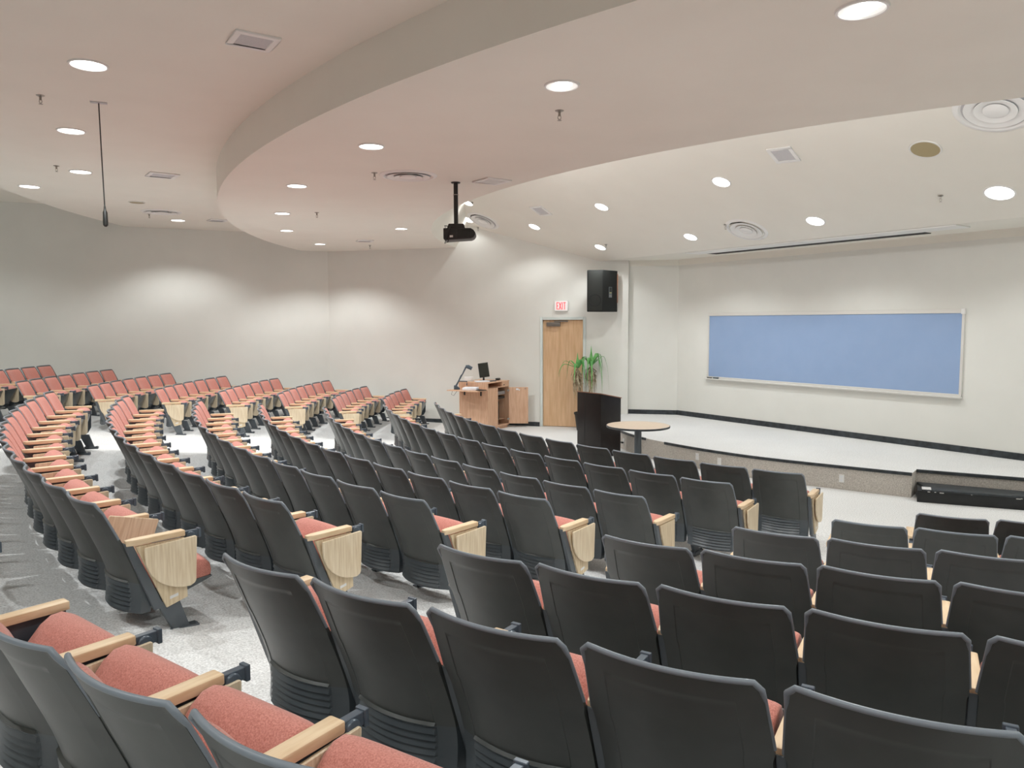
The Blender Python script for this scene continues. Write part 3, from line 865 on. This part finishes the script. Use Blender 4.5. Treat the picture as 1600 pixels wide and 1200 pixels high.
# the same row of fittings goes on outside the picture
for (x, y, z, s_) in [(-6.0, 4.4, 4.58, 'rear'), (-3.6, 2.4, 4.58, 'rear'), (-0.8, 0.6, 4.58, 'rear'), (-9.6, 10.4, 4.99, 'far'), (-9.9, 13.6, 4.99, 'far'), (-8.6, 6.6, 4.99, 'far'),
                     (4.4, 3.2, 4.18, 'hung'), (7.2, 2.4, 4.18, 'hung'), (2.6, 0.2, 4.58, 'rear'), (6.4, -1.0, 4.58, 'rear'), (-11.8, 9.0, 4.99, 'far'),
                     (7.6, 7.2, 4.2, 'front'), (9.2, 5.0, 4.18, 'hung'), (-4.2, -1.2, 4.99, 'far'), (0.5, -2.4, 4.99, 'far')]:
    zz = front_h(x, y) if s_ == 'front' else z
    can_light(x, y, zz, s_, 0.28, 'round recessed light outside the picture', True, 'recessed lights behind the viewer', power=0.65)

# strip lights mounted behind the front lip of the hung ring, washing the stage ceiling
for k, adeg in enumerate((197, 207, 217, 227, 237, 247, 257)):
    q = circ(INN_C, INN_R - 0.42, rad(adeg))
    t = empty('cove_light', (q.x, q.y, Z2 + 0.33), rad(adeg) + PI / 2)      # local +y looks toward the stage
    tag(t, 'strip light hidden behind the front lip of the hung ceiling ring', 'strip light', 'strip lights behind the lip')
    MB().box(-0.6, 0.6, -0.10, 0.02, 0.0, 0.05).build('housing', M['white'], t)
    MB().tube([(-0.58, 0.04, 0.025), (0.58, 0.04, 0.025)], 0.019, n=10).build('tube_lamp', M['lamp'], t, smooth=True)
    ld = bpy.data.lights.new('strip_light', 'AREA'); ld.shape = 'RECTANGLE'; ld.size = 1.15; ld.size_y = 0.06; ld.energy = COVE_W; ld.color = SPOT_COL
    lo = bpy.data.objects.new('lamp_light', ld); lo.location = (0, 0.065, 0.03); lo.rotation_euler = (rad(90 + 25), 0, 0); link(lo, t)

def round_vent(x, y, z, surf, D, label):
    t = fit_empty('round_vent', x, y, z, surf); tag(t, label, 'ceiling vent', 'round air vents')
    R = D / 2
    MB().lathe([(R * 0.80, -0.004), (R * 0.86, -0.020), (R * 0.96, -0.014), (R, -0.002), (R, 0.001), (R * 0.80, 0.001)], n=48, closed=True).build('outer_ring', M['white'], t, smooth=True)
    MB().lathe([(0.0001, -0.0015), (R * 0.82, -0.0015)], n=48).build('duct_opening', M['grille'], t)
    for k, (a, b, z0) in enumerate(((0.74, 0.52, 0.022), (0.50, 0.30, 0.028))):
        MB().lathe([(R * b, -0.003), (R * a, -z0), (R * a * 0.985, -z0 - 0.004), (R * b * 0.97, -0.010)], n=48, closed=True).build('cone_ring', M['white'], t, smooth=True)
    MB().lathe([(0.0001, -0.032), (R * 0.26, -0.030), (R * 0.30, -0.022), (R * 0.18, -0.003)], n=40).build('centre_cone', M['white'], t, smooth=True)
    MB().prism([(-R * 0.55, R * 0.60), (-R * 0.38, R * 0.745), (R * 0.38, R * 0.745), (R * 0.55, R * 0.60), (R * 0.3, R * 0.68), (-R * 0.3, R * 0.68)], -0.004, -0.0018).build('dark_gap', M['dark'], t)
    return t
round_vent(-1.233, 9.242, 4.18, 'hung', 0.69, 'large round vent of the hung ceiling ring left of the projector pole')
round_vent(-6.787, 14.89, 4.58, 'rear', 0.74, 'round air vent of the rear ceiling near the long wall')
round_vent(-0.635, 17.288, 4.701, 'front', 0.76, 'round air vent on the sloping ceiling just right of the projector')
round_vent(4.054, 13.227, 3.995, 'front', 0.75, 'round air vent on the stage ceiling above the blue board')
round_vent(5.305, 8.49, 4.72, 'front', 0.85, 'large round vent at the upper right, partly hidden by the hung ceiling')

def square_grille(x, y, z, surf, w, rz, label, louver=False):
    t = fit_empty('square_grille', x, y, z, surf, rz); tag(t, label, 'ceiling grille', 'square ceiling grilles')
    h = w / 2; b = h * 0.72
    mb = MB()
    mb.box(-h, h, -h, -b, -0.016, 0.001); mb.box(-h, h, b, h, -0.016, 0.001); mb.box(-h, -b, -b, b, -0.016, 0.001); mb.box(b, h, -b, b, -0.016, 0.001)
    mb.build('grille_frame', M['white'], t, bevel=0.003, seg=1)
    MB().box(-b, b, -b, b, -0.009, 0.001).build('perforated_plate', M['grille'], t)
    if louver:
        mb = MB()
        for k in range(7):
            yy = -b + (k + 0.5) * 2 * b / 7; mb.box(-b, b, yy - 0.007, yy + 0.007, -0.015, -0.008)
        mb.build('louvres', M['white'], t)
    return t
square_grille(-1.972, 5.99, 4.58, 'rear', 0.335, rad(33.5), 'largest square grille of the rear ceiling near the top left')
square_grille(-5.085, 11.24, 4.58, 'rear', 0.40, rad(36), 'small square grille of the rear ceiling between microphone and curved fascia')
square_grille(-6.167, 16.107, 4.58, 'rear', 0.36, rad(36), 'farthest square grille of the rear ceiling, partly behind the curved fascia')
square_grille(-0.24, 9.61, 4.18, 'hung', 0.36, rad(35), 'square louvred grille of the hung ring right of the projector pole', True)
square_grille(-3.151, 16.45, 4.18, 'hung', 0.34, rad(20), 'farthest square grille of the hung ceiling ring, by the side wall')
square_grille(0.600, 15.58, 4.676, 'front', 0.36, rad(8), 'small square grille on the sloping ceiling near the side wall')
square_grille(3.779, 10.715, 4.722, 'front', 0.36, rad(8), 'square grille on the sloping ceiling at the upper right')

def sprinkler(x, y, z, surf, label):
    t = empty('sprinkler_head', (x, y, z)); tag(t, label, 'sprinkler', 'ceiling sprinklers')
    MB().lathe([(0.0001, -0.012), (0.016, -0.012), (0.036, -0.004), (0.038, 0.0)], n=20).build('escutcheon', M['steel'], t, smooth=True)
    mb = MB(); mb.tube([(0, 0, -0.01), (0, 0, -0.045)], 0.011, n=10)
    mb.tube([(-0.010, 0, -0.04), (-0.014, 0, -0.06), (0, 0, -0.078)], 0.003, n=6); mb.tube([(0.010, 0, -0.04), (0.014, 0, -0.06), (0, 0, -0.078)], 0.003, n=6)
    mb.build('frame_arms', M['steel'], t, smooth=True)
    MB().lathe([(0.0001, -0.078), (0.018, -0.079), (0.018, -0.082), (0.0001, -0.083)], n=14).build('deflector', M['steel'], t)
for (x, y, z, s_, lab) in [(-4.459, 7.367, 4.58, 'rear', 'sprinkler on the rear ceiling between the two leftmost large lights'), (-6.228, 10.568, 4.58, 'rear', 'sprinkler on the rear ceiling left of the hanging microphone'),
    (-7.143, 15.141, 4.58, 'rear', 'sprinkler on the rear ceiling below its round vent'), (-1.61, 9.078, 4.18, 'hung', 'sprinkler beside the large round vent of the hung ring'),
    (-3.108, 12.268, 4.18, 'hung', 'sprinkler on the hung ring right of the curved row of lights'), (-3.218, 17.394, 4.18, 'hung', 'farthest sprinkler of the hung ring, by the side wall'),
    (0.405, 6.484, 4.18, 'hung', 'nearest sprinkler, under the big bright light of the hung ring'), (-0.834, 16.453, 4.984, 'front', 'sprinkler just past the hung ceiling edge above the projector'),
    (-0.774, 17.803, 4.623, 'front', 'sprinkler on the sloping ceiling against the side wall'), (1.988, 16.075, 4.041, 'front', 'sprinkler in front of the light above the loudspeaker'),
    (5.77, 10.33, 4.09, 'front', 'sprinkler at the right of the stage ceiling'), (3.722, 13.31, 4.094, 'front', 'sprinkler at the edge of the vent over the blue board')]:
    sprinkler(x, y, z, s_, lab)

# hanging microphone
t = empty('hanging_microphone', (-4.035, 7.603, 4.58)); tag(t, 'black microphone hanging on a thin cable from the rear ceiling', 'microphone')
MB().box(-0.075, 0.075, -0.03, 0.03, -0.008, 0.0).build('ceiling_plate', M['grille'], t, bevel=0.002, rot=(0, 0, rad(25)))
MB().tube([(0, 0, -0.006), (0.005, 0, -0.5), (0.012, 0, -1.02)], 0.006, n=8).build('cable', M['black'], t)
MB().tube([(0.012, 0, -1.0), (0.012, 0, -1.04), (0.013, 0, -1.06), (0.013, 0, -1.16), (0.013, 0, -1.185), (0.013, 0, -1.20)], [0.008, 0.012, 0.021, 0.024, 0.023, 0.010], n=14).build('microphone_body', M['black'], t, smooth=True)

# projector
t = empty('ceiling_projector', (-0.70, 9.711, 4.18)); tag(t, 'black projector hanging on a pole from the hung ceiling ring', 'projector')
MB().tube([(0, 0, 0.0), (0, 0, -0.53)], 0.028, n=14).build('pole', M['black'], t, smooth=True)
MB().lathe([(0.0001, -0.012), (0.055, -0.012), (0.06, 0), (0.0001, 0)], n=20).build('ceiling_flange', M['black'], t)
MB().tube([(0.0, 0, -0.15), (0, 0, -0.16)], 0.034, n=14).build('cable_tie', M['steel'], t)
MB().prism([(-0.09, -0.52), (0.10, -0.52), (0.12, -0.60), (-0.12, -0.60)], -0.07, 0.07, axis='y').build('mount_bracket', M['black'], t, bevel=0.008)
body = [(-0.15, -0.585), (0.19, -0.585), (0.225, -0.605), (0.25, -0.64), (0.25, -0.665), (0.225, -0.70), (0.19, -0.715), (-0.13, -0.735), (-0.15, -0.72)]
bo = MB().prism(body, -0.15, 0.15, axis='y').build('projector_body', M['black'], t, bevel=0.008)
mb = MB()
for k in range(9): mb.box(0.03 + 0.018 * k, 0.038 + 0.018 * k, -0.153, -0.15, -0.70, -0.60)
mb.build('vent_slots', M['screen'], bo)
MB().box(-0.07, -0.03, -0.154, -0.149, -0.70, -0.675).build('port_label', M['alu'], bo)
mb = MB(); mb.tube([(-0.04, -0.10, -0.56), (-0.13, -0.17, -0.56), (-0.115, -0.19, -0.60), (-0.06, -0.185, -0.57), (-0.10, -0.17, -0.68), (-0.13, -0.18, -0.78), (-0.09, -0.18, -0.76), (-0.08, -0.155, -0.69)], 0.005, n=6)
mb.build('cables', M['black'], t, smooth=True)

# ------------------------------------------------------------------ loudspeaker
spk = empty('loudspeaker', (2.10, 16.72, 3.09)); tag(spk, 'black loudspeaker mounted high on the wall right of the exit sign', 'loudspeaker')
fl = [(-0.47, -0.22), (-0.12, -0.25), (0.24, 0.13), (0.24, 0.17), (-0.12, 0.17)]
body = MB().prism(fl, -0.45, 0.45).build('cabinet', M['speaker'], spk, bevel=0.012, rot=(0, 0, 0))
d = Vector((0.35, -0.03)).normalized(); nrm = Vector((d.y, -d.x))
Mf = Matrix(((d.x, -nrm.x, 0, -0.295), (d.y, -nrm.y, 0, -0.235), (0, 0, 1, 0), (0, 0, 0, 1)))
MB().box(-0.155, 0.155, -0.012, 0.0, -0.42, 0.42, M=Mf).build('front_grille', M['sgrille'], spk, bevel=0.004)
mb = MB(); mb.lathe([(0.115, 0.0), (0.125, 0.006), (0.135, 0.0)], n=36, M=Mf @ Matrix.Translation((0, -0.013, -0.20)) @ Matrix.Rotation(PI / 2, 4, 'X'))
mb.build('woofer_ring', M['speaker'], spk, smooth=True)
d2 = Vector((0.36, 0.38)).normalized(); n2 = Vector((d2.y, -d2.x))
Ms = Matrix(((d2.x, -n2.x, 0, 0.06), (d2.y, -n2.y, 0, -0.06), (0, 0, 1, 0), (0, 0, 0, 1)))
MB().box(-0.055, 0.055, -0.004, 0.004, -0.14, 0.09, M=Ms).build('connector_plate', M['metal_l'], spk)
MB().box(-0.042, 0.042, -0.007, -0.003, -0.02, 0.08, M=Ms).build('recessed_handle', M['black'], spk)
MB().box(-0.035, 0.035, -0.009, -0.003, -0.045, -0.03, M=Ms).build('yellow_strip', M['yellow'], spk)
MB().box(-0.040, 0.040, -0.009, -0.003, -0.115, -0.09, M=Ms).build('connector', M['steel'], spk)
MB().box(0.10, 0.25, 0.12, 0.27, -0.25, 0.38).build('wall_bracket', M['brown'], spk)

# ------------------------------------------------------------------ lectern
c0 = Vector((1.58, 13.35)); du = Vector((-0.38, 0.49)).normalized(); dv = Vector((0.79, 0.61)).normalized()
ang = math.atan2(du.y, du.x)
lt = empty('lectern', (c0.x, c0.y, 0), 0); tag(lt, 'tall black lectern with thin brown top edge beside the round table', 'lectern')
def lp(u, v): q = du * u + dv * v; return (q.x, q.y)
W_, D_ = 0.62, 0.50
v = []
for (u, w) in ((0, 0), (W_, 0), (W_, D_), (0, D_)):
    v.append((*lp(u, w), 0.0))
for (u, w, z) in ((0, 0, 1.14), (W_, 0, 1.14), (W_, D_, 1.04), (0, D_, 1.04)):
    v.append((*lp(u, w), z))
MB().add(v, [(0, 3, 2, 1), (4, 5, 6, 7), (0, 1, 5, 4), (1, 2, 6, 5), (2, 3, 7, 6), (3, 0, 4, 7)]).build('lectern_body', M['lectern'], lt, bevel=0.004)
v = []
for dz in (0, 0.016):
    for (u, w, z) in ((-0.012, -0.012, 1.1425), (W_ + 0.012, -0.012, 1.1425), (W_ + 0.012, D_ + 0.012, 1.0375), (-0.012, D_ + 0.012, 1.0375)):
        v.append((*lp(u, w), z + dz))
MB().add(v, [(0, 3, 2, 1), (4, 5, 6, 7), (0, 1, 5, 4), (1, 2, 6, 5), (2, 3, 7, 6), (3, 0, 4, 7)]).build('lectern_top', M['brown'], lt, bevel=0.003)
v = []
for (o_, ) in ((-0.003,), (0.0,)):
    for (u, z) in ((0.44, 0.03), (0.448, 0.03), (0.41, 1.12), (0.402, 1.12)):
        q = du * u + dv * o_; v.append((q.x, q.y, z))
MB().add(v, [(0, 1, 2, 3), (7, 6, 5, 4), (0, 4, 5, 1), (2, 6, 7, 3), (1, 5, 6, 2), (3, 7, 4, 0)]).build('panel_seam', M['black'], lt)

# round table
rt = empty('round_table', (2.05, 12.22, 0)); tag(rt, 'round pedestal table with pale wood top and dark edge in front of the stage', 'table')
MB().lathe([(0.0001, 0.742), (0.505, 0.742), (0.505, 0.715), (0.0001, 0.715)], n=64).build('table_top', M['table'], rt, smooth=True, angle=30)
MB().lathe([(0.505, 0.7425), (0.514, 0.739), (0.516, 0.725), (0.512, 0.712), (0.500, 0.708), (0.500, 0.7145), (0.5055, 0.7145)], n=64, closed=True).build('edge_band', M['rubber'], rt, smooth=True)
MB().tube([(0, 0, 0.03), (0, 0, 0.71)], 0.058, n=28).build('pedestal', M['metal'], rt, smooth=True)
MB().lathe([(0.0001, 0.05), (0.06, 0.05), (0.20, 0.03), (0.30, 0.018), (0.30, 0.0), (0.0001, 0.0)], n=40).build('base_plate', M['metal'], rt, smooth=True)

# ------------------------------------------------------------------ potted plant
pt = empty('potted_dracaena', (1.60, 16.85, 0)); tag(pt, 'tall potted plant with drooping green leaves and dry brown foliage by the door', 'plant')
MB().lathe([(0.0001, 0.0), (0.15, 0.0), (0.20, 0.36), (0.215, 0.36), (0.215, 0.40), (0.195, 0.40), (0.185, 0.36), (0.0001, 0.34)], n=32).build('pot', M['black'], pt, smooth=True, angle=40)
MB().lathe([(0.0001, 0.362), (0.188, 0.362)], n=24).build('soil', M['soil'], pt)
rnd = random.Random(3)
def ribbon(mb, pts, w, th=0.0012):
    pts = [Vector(p) for p in pts]; n = len(pts); L_ = []; R_ = []
    side = None
    for i, p in enumerate(pts):
        d = (pts[min(i + 1, n - 1)] - pts[max(i - 1, 0)]).normalized()
        s_ = d.cross(Vector((0, 0, 1)))
        if s_.length < 0.15: s_ = side if side is not None else Vector((1, 0, 0))
        s_.normalize(); side = s_
        t_ = i / (n - 1); ww = w * (0.45 + 0.55 * math.sin(PI * min(1, t_ * 1.3 + 0.15))) * (1 - t_ ** 4)
        L_.append(p - s_ * ww / 2); R_.append(p + s_ * ww / 2)
    up = Vector((0, 0, th))
    v = []; f = []
    for i in range(n): v += [tuple(L_[i]), tuple(pts[i] - Vector((0, 0, w * 0.12))), tuple(R_[i]), tuple(R_[i] + up), tuple(pts[i] - Vector((0, 0, w * 0.12)) + up), tuple(L_[i] + up)]
    for i in range(n - 1):
        for k in range(6):
            k2 = (k + 1) % 6; f.append((i * 6 + k, i * 6 + k2, (i + 1) * 6 + k2, (i + 1) * 6 + k))
    mb.add(v, f)
stems = [(-0.13, 0.0, 1.40), (0.17, 0.02, 1.44)]
for si, (sx, sy, sz) in enumerate(stems):
    MB().tube([(sx * 0.5, sy, 0.36), (sx * 0.8, sy, 0.8), (sx, sy, sz)], [0.028, 0.022, 0.016], n=10).build('stem', M['dry'], pt, smooth=True)
LEAF = [ # (stem, azimuth deg, rise, reach, droop)
 (0, 180, 0.20, 0.30, 0.30), (0, 205, 0.12, 0.36, 0.22), (0, 95, 0.34, 0.03, -0.12), (0, 20, 0.30, 0.18, 0.05), (0, 350, 0.26, 0.22, 0.40), (0, 250, 0.14, 0.22, 0.35), (0, 300, 0.2, 0.2, 0.42), (0, 60, 0.22, 0.2, 0.2), (0, 150, 0.2, 0.2, 0.3),
 (1, 85, 0.46, 0.03, -0.15), (1, 15, 0.32, 0.20, 0.10), (1, 340, 0.30, 0.20, 0.55), (1, 0, 0.28, 0.30, 0.75), (1, 320, 0.2, 0.22, 0.7), (1, 200, 0.22, 0.18, 0.5), (1, 270, 0.15, 0.12, 0.65), (1, 45, 0.34, 0.22, 0.2), (1, 160, 0.25, 0.2, 0.3), (1, 240, 0.25, 0.15, 0.5)]
for (si, az, rise, reach, droop) in LEAF:
    sx, sy, sz = stems[si]; a = rad(az); pts = []
    L1 = reach * 1.35
    for k in range(11):
        t_ = k / 10
        hx = L1 * (1 - (1 - t_) ** 1.8)
        z = sz + rise * math.sin(PI * min(t_ * 1.0, 1) * 0.72) / math.sin(PI * 0.5) - (rise + droop) * max(0, t_ - 0.42) ** 1.5 * 2.0 if droop > 0 else sz + rise * t_
        pts.append((sx + hx * math.cos(a), sy + hx * math.sin(a), z))
    mb = MB(); ribbon(mb, pts, 0.085); mb.build('leaf', M['leaf'], pt, smooth=True, angle=70)
mb = MB()
for k in range(150):
    sx, sy, sz = stems[k % 2]; a = rnd.uniform(0, 2 * PI); r0_ = rnd.uniform(0.01, 0.03); r1_ = rnd.uniform(0.05, 0.15)
    zt = sz - rnd.uniform(0.0, 0.30); zb = zt - rnd.uniform(0.25, 0.55)
    pts = [(sx + r0_ * math.cos(a), sy + r0_ * math.sin(a), zt), (sx + r1_ * math.cos(a), sy + r1_ * math.sin(a), zt - 0.06), (sx + (r1_ + 0.01) * math.cos(a + 0.2), sy + r1_ * math.sin(a + 0.2), (zt + zb) / 2), (sx + r1_ * 0.9 * math.cos(a + 0.3), sy + r1_ * math.sin(a + 0.3), zb)]
    ribbon(mb, pts, rnd.uniform(0.018, 0.038))
tag(mb.build('dry_leaves', M['dry'], pt), kind='stuff')

# ------------------------------------------------------------------ equipment cabinet
c0 = Vector((-0.535, 16.63)); f2 = Vector((0.465, 0.77)).normalized(); f1 = Vector((-0.856, 0.517))
def cp(u, v):      # u along the open face, v along the plain face
    q = f2 * u + f1 * v; return (q.x, q.y)
cab = empty('equipment_cabinet', (c0.x, c0.y, 0)); tag(cab, 'wooden equipment cabinet with open door and folding side shelf by the wall', 'cabinet')
CW, CD, CH = 0.90, 0.77, 1.09
def cbox(mb, u0, u1, v0, v1, z0, z1): return mb.prism([cp(u0, v0), cp(u1, v0), cp(u1, v1), cp(u0, v1)], z0, z1)
mb = MB(); cbox(mb, 0.0, 0.02, 0.0, CD, 0.06, 0.97)                    # plain face panel
cbox(mb, 0.02, CW, CD - 0.02, CD, 0.06, 0.97); cbox(mb, CW - 0.02, CW, 0.0, CD - 0.02, 0.06, 0.97)
cbox(mb, 0.02, 0.42, 0.0, 0.02, 0.06, 0.97)                           # closed half of the open face
cbox(mb, 0.42, CW - 0.02, 0.0, 0.02, 0.06, 0.10); cbox(mb, 0.02, CW - 0.02, 0.02, CD - 0.02, 0.06, 0.08)
cbox(mb, 0.03, CW - 0.03, 0.03, CD - 0.03, 0.0, 0.06)
mb.build('carcass', M['desk'], cab)
mb = MB(); cbox(mb, 0.0, CW, 0.0, CD, 0.95, 0.97); cbox(mb, 0.0, 0.02, 0, CD, 0.97, 1.07); cbox(mb, CW - 0.02, CW, 0, CD, 0.97, 1.07); cbox(mb, 0.02, CW - 0.02, CD - 0.02, CD, 0.97, 1.07)
cbox(mb, 0.60, CW - 0.02, 0.0, 0.02, 0.97, 1.07); cbox(mb, 0.59, 0.61, 0.02, CD - 0.02, 0.97, 1.07)
mb.build('drawer_tier', M['desk'], cab)
mb = MB(); cbox(mb, -0.01, CW + 0.01, -0.01, CD + 0.0, 1.07, 1.09); mb.build('cabinet_top', M['desk'], cab, bevel=0.003)
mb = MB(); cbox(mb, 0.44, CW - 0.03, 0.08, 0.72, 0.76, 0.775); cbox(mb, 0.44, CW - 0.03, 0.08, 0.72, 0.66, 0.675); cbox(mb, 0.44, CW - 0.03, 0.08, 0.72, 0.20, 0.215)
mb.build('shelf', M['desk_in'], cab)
mb = MB(); mb.tube([(*cp(0.68, -0.012), 1.0), (*cp(0.68, 0.0), 1.0)], 0.012); mb.build('drawer_lock', M['black'], cab)
mb = MB(); cbox(mb, 0.46, 0.80, 0.05, 0.4, 0.78, 0.85); dv_ = mb.build('rack_player', M['device']); dv_.location = (c0.x, c0.y, 0); tag(dv_, 'grey media player on the upper shelf inside the open cabinet', 'media player')
mb = MB(); cbox(mb, 0.46, 0.78, 0.05, 0.4, 0.678, 0.73); dv_ = mb.build('rack_amplifier', M['black']); dv_.location = (c0.x, c0.y, 0); tag(dv_, 'black amplifier on the second shelf inside the open cabinet', 'amplifier')
mb = MB(); cbox(mb, 0.46, 0.56, 0.06, 0.5, 0.216, 0.63); dv_ = mb.build('computer_tower', M['black'], bevel=0.004); dv_.location = (c0.x, c0.y, 0); tag(dv_, 'dark computer tower standing inside the open cabinet', 'computer')
# opened door, hinged at the far end of the open face
hp = f2 * 0.88
mb = MB(); mb.prism([(hp.x, hp.y - 0.02), (hp.x + 0.45, hp.y - 0.03), (hp.x + 0.45, hp.y - 0.05), (hp.x, hp.y - 0.04)], 0.09, 0.93)
dr = mb.build('cabinet_door', M['desk'], cab, bevel=0.002, seg=1)
mb = MB(); mb.box(hp.x + 0.17, hp.x + 0.23, hp.y - 0.056, hp.y - 0.052, 0.865, 0.905); mb.box(hp.x + 0.235, hp.x + 0.262, hp.y - 0.056, hp.y - 0.052, 0.855, 0.88); mb.build('torn_paper', M['paper'], dr)
mb = MB(); mb.box(hp.x + 0.37, hp.x + 0.40, hp.y - 0.062, hp.y - 0.052, 0.89, 0.905); mb.build('catch', M['steel'], dr)
for zz in (0.18, 0.84):
    mb = MB(); mb.box(hp.x - 0.03, hp.x + 0.02, hp.y - 0.07, hp.y - 0.04, zz, zz + 0.04); mb.build('hinge', M['steel'], dr)
# side shelf folded out from the plain face
mb = MB(); cbox(mb, -0.45, 0.0, 0.0, CD + 0.02, 0.915, 0.935); sf = mb.build('fold_out_shelf', M['desk'], cab, bevel=0.003)
for vv in (0.18, 0.62):
    mb = MB()
    q0, q1 = cp(-0.004, vv - 0.012), cp(-0.004, vv + 0.012)
    cbox(mb, -0.012, 0.0, vv - 0.018, vv + 0.018, 0.79, 0.915); cbox(mb, -0.10, -0.012, vv - 0.018, vv + 0.018, 0.905, 0.915); mb.build('shelf_bracket', M['black'], sf)
# raised lip behind the shelf
mb = MB(); cbox(mb, -0.02, 0.0, 0.0, CD, 0.935, 1.085); mb.build('raised_side', M['desk'], cab)
cabm = Matrix.Translation((c0.x, c0.y, 0))
def put(mb_, name, m, u, v, z, label, cat, rz=0.0, **kw):
    o = mb_.build(name, m, **kw); q = cp(u, v); o.location = (c0.x + q[0], c0.y + q[1], z); o.rotation_euler = (0, 0, rz); return tag(o, label, cat)
put(MB().box(-0.16, 0.16, -0.13, 0.13, 0, 0.06), 'document_tray', M['paper'], -0.23, 0.30, 0.937, 'flat white box on the folding side shelf of the cabinet', 'box', rad(-10), bevel=0.01)
put(MB().box(-0.10, 0.10, -0.14, 0.14, 0, 0.015), 'dark_folder', M['black'], -0.20, 0.10, 0.937, 'dark folder under the edge of the flat white box', 'folder', rad(40), bevel=0.003)
put(MB().box(-0.15, 0.15, -0.11, 0.11, 0, 0.022), 'paper_stack', M['paper'], 0.15, 0.25, 1.092, 'loose stack of white papers on the cabinet top', 'papers', rad(20), bevel=0.004)
put(MB().box(-0.10, 0.10, -0.05, 0.05, 0, 0.10), 'white_carton', M['white'], 0.16, 0.62, 1.092, 'small white carton at the left rear of the cabinet top', 'carton', rad(10), bevel=0.005)
put(MB().box(-0.04, 0.04, -0.07, 0.07, 0, 0.05), 'desk_phone', M['black'], 0.74, 0.20, 1.092, 'small black device at the right of the cabinet top', 'device', rad(-20), bevel=0.015)
put(MB().box(-0.05, 0.05, -0.16, 0.16, 0, 0.02), 'keyboard', M['visual'], 0.32, 0.16, 1.092, 'dark keyboard in front of the monitor on the cabinet', 'keyboard', rad(-50), bevel=0.004)
# monitor
mq = cp(0.42, 0.38); mo = empty('computer_monitor', (c0.x + mq[0], c0.y + mq[1], 1.092), rad(8)); tag(mo, 'black flat computer monitor on the cabinet top', 'monitor')
Mt = Matrix.Translation((0, 0, 0.245)) @ Matrix.Rotation(rad(-7), 4, 'Y') @ Matrix.Rotation(rad(-8), 4, 'X')
MB().box(-0.115, 0.115, -0.02, 0.02, -0.165, 0.165, M=Mt).build('monitor_case', M['black'], mo, bevel=0.006)
MB().box(-0.103, 0.103, -0.0215, -0.0195, -0.150, 0.150, M=Mt).build('screen', M['screen'], mo)
MB().box(-0.02, 0.02, 0.01, 0.035, 0.0, 0.14).build('stand', M['black'], mo)
MB().box(-0.09, 0.09, -0.07, 0.07, 0.0, 0.012).build('stand_base', M['black'], mo, bevel=0.004)
# document camera
dq = cp(-0.23, 0.66); dc = empty('document_camera', (c0.x + dq[0], c0.y + dq[1], 0.937)); tag(dc, 'grey-blue document camera with bent arm on the folding shelf', 'document camera')
MB().prism([(-0.07, 0.0), (0.06, 0.0), (0.05, 0.035), (-0.03, 0.09), (-0.07, 0.09)], -0.06, 0.06, axis='y').build('base', M['visual'], dc, bevel=0.008)
MB().tube([(-0.04, 0, 0.05), (0.04, 0, 0.20), (0.09, 0, 0.30), (0.12, 0, 0.34), (0.20, 0, 0.50)], [0.022, 0.016, 0.02, 0.014, 0.02], n=10).build('arm', M['visual'], dc, smooth=True)
MB().tube([(0.19, 0, 0.51), (0.25, 0, 0.50), (0.33, 0, 0.46)], [0.030, 0.045, 0.040], n=14).build('camera_head', M['visual'], dc, smooth=True)
MB().tube([(0.03, 0, 0.18), (0.22, 0, 0.175), (0.21, 0, 0.085)], 0.013, n=8).build('lamp_bar', M['visual'], dc, smooth=True)
MB().tube([(-0.05, -0.05, 0.01), (-0.10, -0.12, -0.03), (-0.12, -0.15, -0.10), (-0.07, -0.13, -0.13), (0.0, -0.12, -0.03)], 0.004, n=6).build('cable', M['black'], dc, smooth=True)
